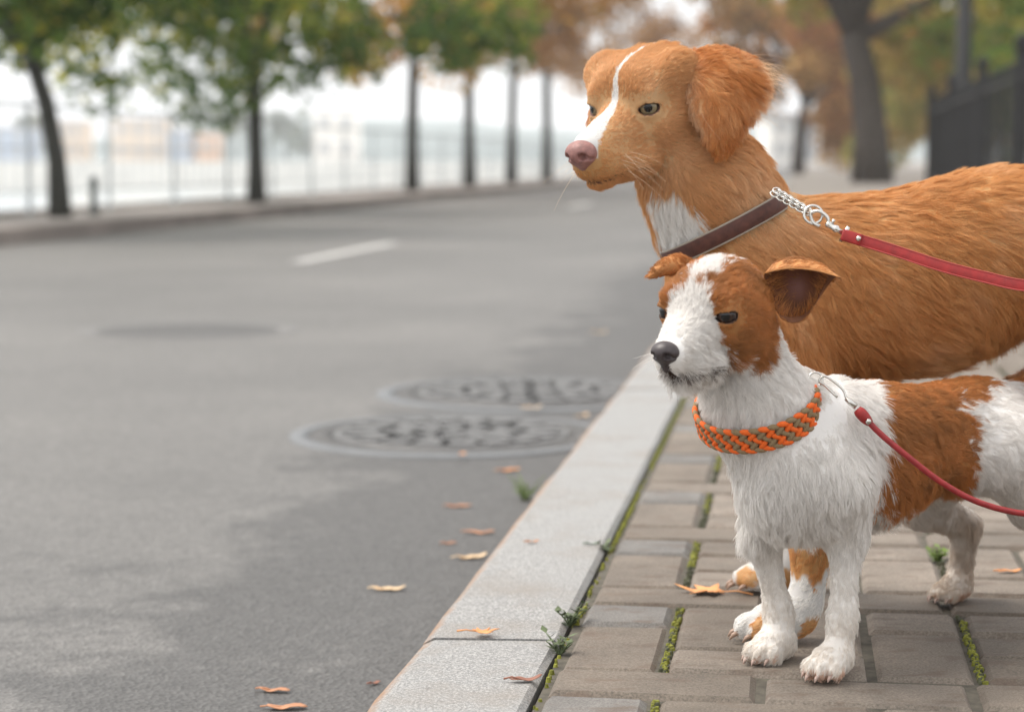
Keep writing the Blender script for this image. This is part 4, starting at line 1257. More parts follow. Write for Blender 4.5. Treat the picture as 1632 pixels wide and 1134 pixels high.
# ================================================================== the big ginger dog
def build_toller():
    YC = 2.27
    Fv, Lv = np.array((-1.0, 0, 0)), np.array((0, -1.0, 0)); RB = rot_yaw(Fv)
    def tb(x, b, z): return np.array((x, YC - b, z))
    H = Head(at(992, 171, 2.20), 37, 14, 0)
    S = Sculpt(axis(0.02, 1.02, 0.05, 0.24, .007, .0021), axis(2.06, 2.50, 2.09, 2.30, .007, .0022), axis(-.006, .67, .43, .64, .007, .0021))
    S.ell(tb(.245, 0, .335), (.062, .070, .10), RB, .04)
    S.ell(tb(.31, 0, .350), (.115, .084, .108), RB, .04)
    S.ell(tb(.42, 0, .368), (.14, .084, .098), RB, .04)
    S.ell(tb(.54, 0, .408), (.13, .074, .086), RB, .04)
    S.ell(tb(.66, 0, .422), (.11, .078, .086), RB, .04)
    # neck
    nk0, nk1, nk2 = at(1180, 405, YC), at(1130, 300, 2.255), H.p(-.072, .0, -.03)
    S.cone(nk0, nk1, .077, .060, .035); S.cone(nk1, nk2, .060, .053, .035)
    # front legs: near one a step ahead of the dog's left shoulder, far one behind
    nf, ff = ground(1226, 1022), ground(1215, 946)
    S.chain([(tb(.27, .06, .32), .058), (tb(.31, .07, .235), .034), (np.array((at(1286, 930, 2.16)[0] + .004, 2.15, .105)), .0195), (np.array((at(1282, 990, 2.15)[0], nf[1] + .003, .045)), .018)], .025)
    paw(S, np.array((nf[0] + .006, nf[1], 0)), Fv, .056, .009)
    S.chain([(tb(.27, -.06, .32), .058), (tb(.305, -.07, .235), .034), (np.array((ff[0] + .05, ff[1] + .02, .105)), .0195), (np.array((ff[0] + .035, ff[1] + .02, .04)), .018)], .025)
    paw(S, np.array((ff[0] + .006, ff[1] + .015, 0)), Fv, .054, .009)
    # hind legs
    for sd, dx in ((1, .0), (-1, .05)):
        S.chain([(tb(.67 + dx * .3, sd * .045, .37), .078), (tb(.635 + dx, sd * .06, .255), .046), (tb(.75 + dx, sd * .06, .135), .022), (tb(.735 + dx, sd * .06, .04), .018)], .03)
        paw(S, tb(.705 + dx, sd * .06, 0), Fv, .052, .009)
    S.chain([(tb(.755, 0, .44), .032), (tb(.84, 0, .40), .03), (tb(.93, 0, .33), .02)], .03)
    # head
    S.ell(H.p(-.060, 0, .007), (.070, .053, .045), H.R, .02)
    S.cone(H.p(-.002, 0, -.026), H.p(.064, 0, -.036), .033, .0205, .018)
    S.cone(H.p(.016, 0, -.016), H.p(.074, 0, -.027), .0165, .0145, .012)
    S.cone(H.p(-.03, 0, -.054), H.p(.050, 0, -.060), .027, .0125, .012)
    S.ell(H.p(.064, 0, -.043), (.020, .0225, .0225), H.R, .010)
    S.ell(H.p(.056, 0, -.062), (.018, .014, .011), H.R, .006)
    for sd in (-1, 1):
        S.ell(H.p(-.048, sd * .036, -.026), (.046, .022, .040), H.R, .02)
        S.cone(H.p(-.012, sd * .036, -.022), H.p(-.05, sd * .048, -.010), .011, .012, .014)      # cheek bone
        S.cone(H.p(.050, sd * .010, -.046), H.p(.004, sd * .022, -.055), .0165, .016, .010)
        S.ell(H.p(-.012, sd * .031, .0150), (.020, .013, .0070), H.R, .016)
        S.ell(H.p(-.020, sd * .016, .026), (.022, .016, .014), H.R, .020)
        S.ell(H.p(-.045, sd * .046, .030), (.03, .016, .02), H.R, .02)
    EL, er = [], .0112
    for sd in (-1, 1):
        c = H.p(-.0035, sd * .0310, -.0005); g = unit(H.d(.84, sd * .54, -.02))
        Ls = unit(np.cross(H.R[:, 2], g)); U = np.cross(g, Ls); Ls, U = Ls * .997 + U * (.07 * sd), U * .997 - Ls * (.07 * sd); RE = np.stack([g, Ls, U], 1)
        S.ell(c + g * .001, (er + .0020,) * 3, RE, .008)
        S.ell(c + g * .011 - U * .0010, (.019, .0120, .0058), RE, .0014, sub=True)
        EL.append((c, RE))
    for sd in (-1, 1):
        S.cone(H.p(.082, sd * .002, -.060), H.p(.052, sd * .024, -.0635), .0022, .0020, .004, sub=True)
        S.cone(H.p(.052, sd * .024, -.0635), H.p(.000, sd * .038, -.066), .0020, .0018, .004, sub=True)
    V, Q = S.surface()
    base = np.array((.42, YC, 0.0))
    V = V - base; Nn = vnormals(V, Q)
    root = empty('dog', base, 'big ginger dog with drop ears, pink nose and white face stripe behind the small dog', 'dog')
    GIN, LITE, WHT, DEEP = np.array((.72, .390, .155)), np.array((.86, .60, .37)), np.array((.93, .91, .88)), np.array((.60, .27, .085))
    chest_c = at(1054, 376, 2.205)
    def colour(P, skin=False):
        Pw = P + base; h = H.inv(Pw)
        n1 = vnoise(Pw, 22, 3); n2 = vnoise(Pw, 70, 5); n3 = vnoise(Pw, 260, 6) - .5
        fc = np.clip((np.linalg.norm(h - np.array((-.01, 0, -.02)), axis=1) - .07) / .05, .12, 1)
        t = (np.clip((n1 - .5) * 1.2 + (n2 - .5) * .8, -1, 1) * fc)[:, None]
        c = GIN + np.where(t > 0, (LITE - GIN) * t * .55, (GIN - DEEP) * t * .9)
        # pale sides of neck and cheeks, deeper back of the ear base
        nk = np.exp(-((Pw - at(1215, 300, 2.19)) ** 2).sum(1) / .05 ** 2)[:, None]; c = c * (1 - .9 * nk) + LITE * .9 * nk
        fw = np.clip((.105 - np.linalg.norm(h - np.array((-.01, 0, -.02)), axis=1)) / .04, 0, 1)[:, None] * .30; c = c * (1 - fw) + LITE * fw
        ck = np.exp(-((h - np.array((-.02, .04, -.055))) ** 2).sum(1) / .025 ** 2)[:, None]; c = c * (1 - .35 * ck) + LITE * .35 * ck
        brow = np.exp(-((h - np.array((-.004, .034, .016))) ** 2).sum(1) / .010 ** 2)[:, None]; c = c * (1 - .5 * brow) + LITE * .5 * brow
        bl = np.interp(h[:, 0], [-.060, -.04, -.02, .005, .025, .05, .08], [.0, .0012, .0018, .0026, .0062, .0115, .017]) + n3 * .0022
        wz = (np.abs(h[:, 1]) < bl) & (h[:, 2] > -.034 + .2 * np.clip(.07 - h[:, 0], 0, .1)) & (h[:, 0] > -.07)
        d = (Pw - chest_c) / np.array((.042, .050, .052))
        wz |= (np.linalg.norm(d, axis=1) + n3 * .35 < 1) & (Pw[:, 0] < .225)
        front = Pw[:, 0] < .5
        wz |= front & (Pw[:, 2] < .068 + (n2 - .5) * .03) & ~((vnoise(Pw, 55, 8) > .52) & (Pw[:, 2] < .032))
        c = np.where(wz[:, None], WHT, c)
        for cc, _ in EL:
            q = np.linalg.norm(Pw - cc, axis=1); up_ = ((Pw - cc) @ H.R[:, 2]) > .003; c = np.where((q < er + .0026)[:, None], np.where(up_[:, None], np.array((.06, .03, .022)), np.array((.26, .13, .10))), c)
        lip = (np.abs(h[:, 2] + .062) < .0030) & (h[:, 0] > .0) & (np.abs(h[:, 1]) < .045)
        c = np.where((lip & skin)[:, None], np.array((.16, .06, .035)), c)
        return c
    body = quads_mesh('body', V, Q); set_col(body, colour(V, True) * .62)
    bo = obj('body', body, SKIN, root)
    claws(root, base, simple('tan_claw', (.40, .27, .20), .45))
    SN = Sculpt(*[np.arange(c - .028, c + .028, .001, dtype=np.float32) for c in (0, 0, 0)])
    SN.ell((0, 0, 0), (.012, .0165, .0125), None, .004); SN.ell((-.003, 0, -.009), (.007, .006, .009), None, .006)
    SN.ell((.005, 0, .001), (.009, .012, .009), None, .004)
    for sd in (-1, 1):
        SN.ell((.0105, sd * .0082, -.0012), (.006, .0040, .0036), None, .002, sub=True)
        SN.cone((.008, sd * .0112, -.003), (-.002, sd * .0165, -.006), .0014, .0012, .002, sub=True)
    SN.cone((.015, 0, -.002), (.005, 0, -.020), .0006, .0008, .002, sub=True)
    v, q = SN.surface()
    no = obj('nose', quads_mesh('nose', v, q), simple('nose_pink', (.27, .128, .112), .55, var=.28, scale=220), root)
    no.matrix_local = Matrix.Translation(Vector(H.p(.0850, 0, -.0290) - base)) @ Matrix(H.R.tolist()).to_4x4() @ Matrix.Scale(1.1, 4)
    em = eye_material('amber_eye', (.19, .158, .098), (.25, .20, .115), .42, .86, (.24, .18, .16))
    for cc, RE in EL:
        g2 = unit(RE[:, 0] + H.d(.15, .0, .05)); Ls = unit(np.cross(H.R[:, 2], g2)); R2 = np.stack([g2, Ls, np.cross(g2, Ls)], 1)
        eyeball(root, cc - base, R2, er, em)
    L_ = [[(1084, 98, 2.214), (1112, 68, 2.228), (1164, 68, 2.252), (1198, 94, 2.274)],
          [(1083, 138, 2.186), (1126, 96, 2.165), (1196, 92, 2.195), (1238, 116, 2.240)],
          [(1110, 200, 2.180), (1128, 184, 2.157), (1166, 188, 2.165), (1212, 176, 2.208)],
          [(1132, 232, 2.184), (1140, 256, 2.167), (1156, 256, 2.170), (1168, 232, 2.192)]]
    Lw = np.array([[at(*p) for p in r] for r in L_])
    loc = H.inv(Lw.reshape(-1, 3)); loc[:, 1] *= -.84; loc[:, 0] -= .022
    Rw = (H.o + loc @ H.R.T).reshape(4, 4, 3)
    def earcol(P):
        n = vnoise(P, 45, 21)[:, None]; n2 = vnoise(P, 150, 22)[:, None]
        t = np.clip((n - .45) * 2 + (n2 - .5), 0, 1)
        c = np.array((.62, .27, .085)) * (1 - t) + np.array((.80, .46, .21)) * t
        d = np.sqrt(((P[:, None, :] - EDGE[None]) ** 2).sum(2).min(1)); w = np.exp(-(d / .009) ** 2)[:, None] * .8
        return c * (1 - w) + np.array((.88, .64, .42)) * w
    for cp, outw, seed in ((Lw, H.d(-.2, 1, .2), 41), (Rw, H.d(.0, -1, .2), 42)):
        g = bezier_patch(cp) - base
        EDGE = np.concatenate([g[4:18:2, 1], g[6:19:2, 20]])
        V2, Q2, outer = shell(g, .006, outw); N2 = vnormals(V2, Q2)
        me = quads_mesh('ear', V2, Q2); set_col(me, np.where(outer[:, None], earcol(V2) * .75, np.array((.38, .17, .07))))
        eo = obj('ear', me, SKIN, root)
        dn_ = np.array((0, 0, -1.0)); bk = -H.R[:, 0]
        sdv = H.R[:, 1] * (1 if seed == 41 else -1)
        gs = [(g[2, 4], bk * .8 + dn_ * .2, .012, 15), (g[2, 17], bk + dn_ * .1 + np.array((0, 0, .2)), .014, 16), (g[10, 3], dn_ + bk * .3, .014, 14), (g[10, 11], dn_ + bk * .5, .016, 12), (g[9, 20], bk * .9 + dn_ * .6, .022, 22),
              (g[17, 6], dn_ + bk * .1, .016, 12), (g[17, 15], dn_ * 1 + bk * .5, .016, 14), (g[20, 10], dn_, .010, 8)]
        grow('ear_fur', V2, Q2, N2, 26000, gs, earcol, FUR, eo, seed, .00016, 6, .5, 22, gravity=.15, wave=.3, rand_dir=.16,
             mask=lambda P, n, rng: ((n @ outw > -.1) | (rng.random(len(P)) < .3)))
    rng = np.random.default_rng(77); gL = bezier_patch(Lw) - base; cs, cl = [], []
    for q in range(150):
        r_ = int(rng.integers(1, 16)); p0 = gL[r_, 21 - int(rng.integers(0, 3))] + rng.normal(0, .0015, 3)
        L = rng.uniform(.014, .036) * (1.15 if r_ < 9 else .8); d = unit(np.array((1.0, rng.uniform(-.3, .3), rng.uniform(-.5, .35))) + rng.normal(0, .12, 3)); s_ = np.array((0, 0, -1.0)) + rng.normal(0, .2, 3)
        cs.append([p0 + d * L * t + s_ * L * .35 * t * t for t in np.linspace(0, 1, 6)]); cl.append(np.array((.88, .62, .38)) * rng.uniform(.8, 1.08))
    for q in range(70):
        r_ = int(rng.integers(5, 17)); p0 = gL[r_, int(rng.integers(0, 4))] + np.array((0, -.004, 0))
        L = rng.uniform(.02, .04); d = unit(np.array((.45, -.15, -1.0)) + rng.normal(0, .15, 3)); s_ = np.array((.6, .2, 0)) + rng.normal(0, .2, 3)
        cs.append([p0 + d * L * t + s_ * L * .35 * t * t for t in np.linspace(0, 1, 6)]); cl.append(np.array((.88, .64, .42)) * rng.uniform(.8, 1.05))
    strands('ear_wisps', cs, .00016, cl, FUR, bo)
    dn = np.array((0, 0, -1.0)); B_ = -Fv; up = -dn
    gd = []
    def hg(x, y, z, d, l, li):
        for sd in ((1,) if y == 0 else (1, -1)):
            gd.append((H.p(x, sd * y, z) - base, H.d(d[0], sd * d[1], d[2]), l, li))
    hg(.07, 0, -.012, (-1, 0, .2), .004, 14); hg(.03, 0, .0, (-1, 0, .4), .006, 14); hg(.0, 0, .025, (-1, 0, .5), .007, 14); hg(-.05, 0, .05, (-1, 0, .1), .012, 14); hg(-.1, 0, .04, (-1, 0, -.3), .018, 18)
    hg(.06, .024, -.04, (-1, .1, -.2), .005, 12); hg(.03, .034, -.045, (-1, .1, -.1), .007, 12); hg(.04, .02, -.072, (-.9, .1, -.4), .008, 18); hg(.06, 0, -.075, (-.7, 0, -.6), .008, 20)
    hg(.0, .04, -.03, (-1, .1, -.2), .008, 12); hg(-.004, .032, .018, (-.6, .6, .5), .007, 16); hg(-.03, .055, -.01, (-1, .1, -.1), .010, 12)
    hg(-.04, .058, -.045, (-1, 0, -.5), .016, 16); hg(-.03, .03, -.08, (-.8, 0, -.8), .018, 20); hg(-.05, .055, .03, (-1, .2, 0), .011, 14)
    for sd in (1, -1):
        for x, b, z, d, l, li in ((.175, .05, .45, dn + B_ * .25, .024, 12), (.24, .075, .47, dn * .8 + B_ * .8, .025, 12), (.16, .06, .38, dn + Lv * sd * .1, .036, 18), (.27, .085, .41, dn * .8 + B_ * .9, .028, 11),
                                  (.33, .09, .36, dn + B_ * .7, .023, 9), (.30, .085, .29, dn + B_ * .4, .030, 14), (.40, .085, .43, B_ + dn * .35, .022, 8), (.42, .09, .36, B_ + dn * .6, .024, 9), (.42, .075, .29, B_ * .8 + dn * .8, .034, 16),
                                  (.54, .07, .44, B_ + dn * .25, .021, 8), (.54, .076, .38, B_ + dn * .5, .024, 9), (.54, .06, .32, B_ * .6 + dn, .038, 20), (.66, .08, .43, B_ + dn * .5, .03, 12), (.67, .085, .34, dn + B_ * .6, .035, 14),
                                  (.30, .07, .2, dn + B_ * .3, .014, 14), (.30, .09, .1, dn, .007, 14), (.65, .07, .22, dn, .018, 14), (.74, .07, .1, dn, .008, 14)):
            gd.append((tb(x, sd * b, z) - base, np.array(d), l, li))
    gd.append((tb(.14, 0, .43) - base, dn + Fv * .1, .036, 20)); gd.append((tb(.13, 0, .34) - base, dn, .038, 20)); gd.append((tb(.22, 0, .24) - base, dn + B_ * .4, .034, 20))
    gd.append((tb(.25, 0, .49) - base, B_ * .6 + dn * .9, .024, 10))
    for x in (.34, .44, .54, .64): gd.append((tb(x, 0, .485) - base, B_ + up * .02, .022, 10)); gd.append((tb(x, 0, .27) - base, B_ + dn * .7, .034, 20))
    gd.append((tb(.78, 0, .42) - base, B_ + dn, .05, 20)); gd.append((tb(.92, 0, .33) - base, B_ + dn, .06, 20))
    for f in (nf, ff): gd.append((f + np.array((0, .02, .02)) - base, Fv + dn * .4, .006, 14))
    def mask(P, n, rng):
        k = np.ones(len(P), bool); Pw = P + base
        for c, RE in EL: k &= ~(np.linalg.norm(Pw - c, axis=1) < er + .0022)
        h = H.inv(Pw)
        k &= ~((np.abs(h[:, 1]) < .017) & (h[:, 0] > .076) & (h[:, 2] > -.044))
        k &= P[:, 2] > .003
        return k
    def lf(P):
        Pw = P + base; d = np.ones(len(P))
        for c, _ in EL: d *= np.clip((np.linalg.norm(Pw - c, axis=1) - er) / .014, .3, 1)
        k_ = Pw - COLLAR[1][0]; s_ = k_ @ COLLAR[1][1]; d *= np.where(np.linalg.norm(k_, axis=1) < .13, np.clip(np.where(s_ > 0, s_ / .022, -s_ / .016), .2, 1), 1)
        return d
    hd = lambda Pm: np.clip((np.linalg.norm(Pm + base - H.p(-.01, 0, -.015), axis=1) - .075) / .03, 0, 1)
    grow('fur', V, Q, Nn, 330000, gd, colour, FUR, bo, 17, .00019, 6, .50, 26, mask=mask, lenfac=lf, rand_dir=.09, wave=.30, wave_scale=20, gravity=.10, curl=.06,
         density=lambda Pm: hd(Pm) * np.where(Pm[:, 1] > .06, .4, 1.0) * np.where(Pm[:, 0] > .2, .35, 1.0))
    grow('face_fur', V, Q, Nn, 150000, gd, colour, FUR, bo, 18, .00013, 5, .06, 14, mask=mask, lenfac=lambda P: lf(P) * 1.05, rand_dir=.04, wave=.05, wave_scale=40, gravity=.04,
         density=lambda Pm: 1 - hd(Pm))
    rng = np.random.default_rng(5); cs, cl = [], []
    for q in range(22):
        sd = 1 if q % 2 else -1
        p0 = H.p(rng.uniform(.03, .062), sd * rng.uniform(.024, .03), rng.uniform(-.058, -.036)); L = rng.uniform(.025, .055)
        d = unit(H.d(rng.uniform(-.8, .1), sd * .8, rng.uniform(-.7, .0)))
        cs.append([p0 - base + d * L * t + np.array((0, 0, -.25)) * L * t * t for t in np.linspace(0, 1, 6)]); cl.append((.85, .68, .50))
    strands('whiskers', cs, .00020, cl, FUR, bo)
    return dict(root=root, base=base, H=H, V=V, Q=Q, tb=tb)
TOL = build_toller()
TER = build_terrier()
# ================================================================== collars and leashes
def neck_ring(dog, centre, a, b, n, offset, rmin, rmax, amax=1.0):
    """points of a closed ring that hugs the neck: n rays in the plane (a, b) from the centre"""
    bv = BVHTree.FromPolygons([tuple(v) for v in dog['V'].tolist()], [tuple(q) for q in dog['Q'].tolist()])
    c = Vector(centre - dog['base']); rs = []
    for k in range(n):
        f = 2 * math.pi * k / n
        d = Vector(a * math.cos(f) + b * math.sin(f))
        far_hit = None; o = c.copy(); tot = 0
        for _ in range(4):
            h = bv.ray_cast(o, d, 0.2)
            if h[0] is None: break
            tot = (h[0] - c).length; far_hit = tot
            break
        rs.append(min(max((far_hit or rmin), rmin), rmax, amax + .05 * (1 - abs(math.cos(f)))))
    rs = np.array(rs)
    for _ in range(6): rs = .5 * rs + .25 * (np.roll(rs, 1) + np.roll(rs, -1))
    fs = 2 * np.pi * np.arange(n) / n
    dirs = np.cos(fs)[:, None] * a + np.sin(fs)[:, None] * b
    return centre + dirs * (rs + offset)[:, None], dirs
def band(points, dirs, nrm, width, thick, name, m, parent, org):
    n = len(points); vs, fs = [], []
    for p, d in zip(points - org, dirs):
        for w, t in ((-.5, 0), (-.5, 1), (-.42, 1.35), (.42, 1.35), (.5, 1), (.5, 0)):
            vs.append(p + nrm * (w * width) + d * (t * thick))
    for k in range(n):
        for q in range(6):
            fs.append((6 * k + q, 6 * k + (q + 1) % 6, 6 * ((k + 1) % n) + (q + 1) % 6, 6 * ((k + 1) % n) + q))
    return obj(name, mesh_from(name, vs, fs, True), m, parent)
def torus_mesh(name, R, r, n=20, k=8, sx=1.0):
    vs, fs = [], []
    for i in range(n):
        a = 2 * math.pi * i / n
        for j in range(k):
            b = 2 * math.pi * j / k
            vs.append(((R * sx + r * math.cos(b)) * math.cos(a) if sx == 1 else R * sx * math.cos(a) + r * math.cos(b) * math.cos(a), (R + r * math.cos(b)) * math.sin(a), r * math.sin(b)))
    for i in range(n):
        for j in range(k):
            fs.append((i * k + j, ((i + 1) % n) * k + j, ((i + 1) % n) * k + (j + 1) % k, i * k + (j + 1) % k))
    return mesh_from(name, vs, fs, True)
def spline(pts, n):
    """smooth curve through the points (Catmull-Rom)"""
    p = [np.array(q, float) for q in pts]; p = [2 * p[0] - p[1]] + p + [2 * p[-1] - p[-2]]
    out = []
    m = len(p) - 3
    for i in range(m):
        for t in np.linspace(0, 1, max(2, n // m), endpoint=(i == m - 1)):
            a, b, c, d = p[i:i + 4]
            out.append(.5 * (2 * b + (c - a) * t + (2 * a - 5 * b + 4 * c - d) * t * t + (3 * b - a - 3 * c + d) * t ** 3))
    return out
def frame_of(d, up=(0, 0, 1)):
    d = unit(d); s_ = unit(np.cross(up, d)); u = np.cross(d, s_)
    return np.stack([d, s_, u], 1)

# braided cord collar of the small dog
cA = unit(np.array((math.cos(RAD(19)), 0.10, math.sin(RAD(19))))); cB = np.array((0, -math.cos(RAD(22)), -math.sin(RAD(22))))
cB = unit(cB - cA * (cA @ cB)); cN = unit(np.cross(cA, cB)); cN = cN if cN[2] > 0 else -cN
C_TER = at(1204, 650, 2.0)
def build_braid():
    n = 44
    pts, dirs = neck_ring(TER, C_TER, cA, cB, n * 4, .0060, .038, .056, .0495)
    org = C_TER
    root = empty('dog_collar', org, 'wide orange and khaki braided cord collar round the small dog\'s neck', 'collar')
    band(pts, dirs, cN, .022, .001, 'core_band', M['khaki_cord'], root, org)
    mb = MB(); vs, fs = [], []; nu, nv = 8, 6
    for i in range(nv + 1):
        a = math.pi * i / nv
        for j in range(nu): vs.append((-.0068 * math.cos(a), .0031 * math.sin(a) * math.cos(2 * math.pi * j / nu), .0031 * math.sin(a) * math.sin(2 * math.pi * j / nu)))
    for i in range(nv):
        for j in range(nu): fs.append((i * nu + j, i * nu + (j + 1) % nu, (i + 1) * nu + (j + 1) % nu, (i + 1) * nu + j))
    ms = []
    for m_ in ('orange_cord', 'khaki_cord'):
        me = mesh_from('cord_knot', vs, fs, True); me.materials.append(M[m_]); ms.append(me)
    rows = 5
    for rr in range(rows):
        for k in range(n):
            i = (4 * k + (2 if rr % 2 else 0)) % (4 * n)
            p, d = pts[i], dirs[i]
            tdir = unit(pts[(i + 1) % (4 * n)] - pts[i - 1])
            w = (rr - (rows - 1) / 2) / rows * .0255
            tilt = .72 if rr % 2 == 0 else -.72
            if rr in (0, rows - 1): tilt *= .45
            X = unit(tdir * math.cos(tilt) + cN * math.sin(tilt)); Yv = np.cross(d, X); R = np.stack([X, unit(Yv), d], 1)
            o = bpy.data.objects.new('cord_knot', ms[(k + rr // 2) % 2]); link(o, root)
            o.matrix_local = Matrix.Translation(Vector(p + cN * w + d * .0026 - org)) @ Matrix(R.tolist()).to_4x4()
    rm = torus_mesh('ring', .0068, .0011); q = at(1300, 604, 1.988)
    o = obj('ring', rm, M['steel'], root); o.matrix_local = Matrix.Translation(Vector(q - org)) @ Matrix.Rotation(1.2, 4, 'X')
    return root
build_braid()
# thin red leash of the small dog
def build_red_cord():
    p = [at(1366, 652, 1.962), at(1400, 688, 1.958), at(1440, 722, 1.955), at(1500, 768, 1.958), at(1560, 800, 1.965), at(1632, 818, 1.985), at(1700, 815, 2.0), at(1780, 770, 2.02), at(1860, 680, 2.05)]
    org = p[0]
    root = empty('dog_leash', org, 'thin round red leash clipped behind the small dog\'s collar', 'leash')
    c = [q - org for q in spline(p, 64)]
    MB().tube(c, [.0030] * len(c), 10).build('cord', M['red_cord'], root, True)
    MB().tube(c[:6], [.0042, .0056, .0058, .0056, .0048, .0036], 12).build('end_sleeve', M['red_leather'], root, True)
    e = c[4] + np.array((0, -.0058, 0)); MB().tube([e, e + np.array((0, -.0014, 0))], [.0030, .0022], 10).build('rivet', M['steel'], root, True)
    q0, q1 = at(1312, 606, 1.972) - org, at(1362, 646, 1.962) - org
    d = unit(q1 - q0)
    MB().tube([q0 + (q1 - q0) * .72, q0 + (q1 - q0) * .86, q1 + d * .002], [.0022, .0030, .0026], 10).build('swivel', M['steel'], root, True)
    hk = spline([q0 + (q1 - q0) * .74, q0 + (q1 - q0) * .5 + np.array((.003, 0, .004)), q0 + np.array((.002, 0, .004)), q0 + np.array((-.004, 0, -.001)), q0 + np.array((.002, 0, -.005)), q0 + (q1 - q0) * .55 + np.array((-.003, 0, -.003))], 30)
    MB().tube(hk, .0012, 8).build('snap_hook', M['steel'], root, True)
build_red_cord()

# leather collar of the big dog
tA = unit(np.array((.88, 0.02, .46))); tB = np.array((0, -1.0, 0)); tB = unit(tB - tA * (tA @ tB)); tN = unit(np.cross(tA, tB)); tN = tN if tN[2] > 0 else -tN
C_TOL = at(1152, 364, 2.262)
def build_leather():
    pts, dirs = neck_ring(TOL, C_TOL, tA, tB, 72, .0065, .050, .105, .064)
    org = C_TOL
    root = empty('dog_collar', org, 'dark brown leather collar with pale edging round the big dog\'s neck', 'collar')
    band(pts, dirs, tN, .0165, .0024, 'strap', M['brown_leather'], root, org)
    for w in (-.0086, .0086):
        ring = [p + tN * w + d * .0015 - org for p, d in zip(pts, dirs)]
        MB().tube(ring + ring[:1], .0013, 6, False).build('edging', M['leather_edge'], root, True)
    return root
build_leather()
def build_chain_leash():
    p0 = at(1236, 312, 2.172)
    root = empty('dog_leash', p0, 'flat red leather leash with a chain end clipped to the big dog\'s collar', 'leash')
    # twisted chain
    lm = torus_mesh('chain_link', .0034, .0010, 16, 6, 1.45); lm.materials.append(M['steel'])
    for row, (a, b, n) in enumerate(((at(1232, 308, 2.172), at(1288, 340, 2.150), 11), (at(1236, 303, 2.174), at(1289, 336, 2.151), 11))):
        R0 = frame_of(b - a)
        for k in range(n):
            o = bpy.data.objects.new('chain_link', lm); link(o, root)
            o.matrix_local = Matrix.Translation(Vector(a + (b - a) * (k + .5) / n - p0)) @ Matrix(R0.tolist()).to_4x4() @ Matrix.Rotation(.8 + (k % 2) * 1.57, 4, 'X')
    q = at(1296, 342, 2.146)
    o = obj('ring', torus_mesh('ring', .0095, .0015, 24, 8), M['steel'], root); o.matrix_local = Matrix.Translation(Vector(q - p0)) @ Matrix.Rotation(1.35, 4, 'X')
    a, b = at(1300, 346, 2.143), at(1346, 373, 2.132)
    d = unit(b - a); R0 = frame_of(d); s_, u = R0[:, 1], R0[:, 2]
    hk = spline([a + (b - a) * .45, a + (b - a) * .3 + u * .006, a + u * .007, a - d * .006 + u * .001, a - u * .006, a + (b - a) * .25 - u * .006], 30)
    MB().tube([q - p0 for q in hk], .0019, 8).build('snap_hook', M['steel'], root, True)
    MB().tube([a + (b - a) * f - p0 for f in (.36, .42, .46, .62, .66, .74, .78, .98)], [.0022, .0038, .0034, .0030, .0040, .0040, .0026, .0026], 12).build('swivel', M['steel'], root, True)
    MB().tube([a + (b - a) * .52 + u * .002 - p0, a + (b - a) * .52 + u * .0075 - p0], [.0014, .0018], 8).build('thumb_lever', M['steel'], root, True)
    MB().tube([b + u * .0085 - p0, b - u * .0085 - p0], .0022, 8).build('loop_bar', M['steel'], root, True)
    # strap
    p = [at(1342, 374, 2.132), at(1368, 382, 2.128), at(1420, 398, 2.118), at(1500, 424, 2.10), at(1570, 442, 2.085), at(1632, 455, 2.07), at(1720, 458, 2.05), at(1800, 420, 2.03), at(1880, 340, 2.0)]
    c = spline(p, 72)
    def strap(cc, w, t, name, off):
        vs, fs = [], []
        for i, x in enumerate(cc):
            dd = unit(cc[min(i + 1, len(cc) - 1)] - cc[max(i - 1, 0)])
            wv = unit(np.cross(dd, np.array((0, -1.0, .12)))); nv = np.cross(wv, dd); nv = nv if nv[1] < 0 else -nv
            for a_, b_ in ((-.5, 0), (-.5, .8), (-.42, 1), (.42, 1), (.5, .8), (.5, 0)):
                vs.append(x + wv * (a_ * w) + nv * (b_ * t + off) - p0)
        for i in range(len(cc) - 1):
            for q in range(6): fs.append((6 * i + q, 6 * i + (q + 1) % 6, 6 * i + 6 + (q + 1) % 6, 6 * i + 6 + q))
        fs += [tuple(range(5, -1, -1)), tuple(range(6 * len(cc) - 6, 6 * len(cc)))]
        return obj(name, mesh_from(name, vs, fs, True), M['red_leather'], root)
    strap(c, .0118, .0026, 'strap', 0.0); strap(c[:11], .0116, .0024, 'folded_end', .0028)
    for sg in (-1, 1):
        ed = []
        for i, x in enumerate(c):
            dd = unit(c[min(i + 1, len(c) - 1)] - c[max(i - 1, 0)]); wv = unit(np.cross(dd, np.array((0, -1.0, .12)))); nv = np.cross(wv, dd); nv = nv if nv[1] < 0 else -nv
            ed.append(x + wv * (sg * .0053) + nv * .0025 - p0)
        MB().tube(ed, .0007, 5).build('edge', M['red_edge'], root, True)
    e = at(1368, 380, 2.120) - p0
    MB().tube([e, e + np.array((0, -.0022, 0)), e + np.array((0, -.003, 0))], [.0028, .0026, .001], 12).build('rivet', M['steel'], root, True)
build_chain_leash()

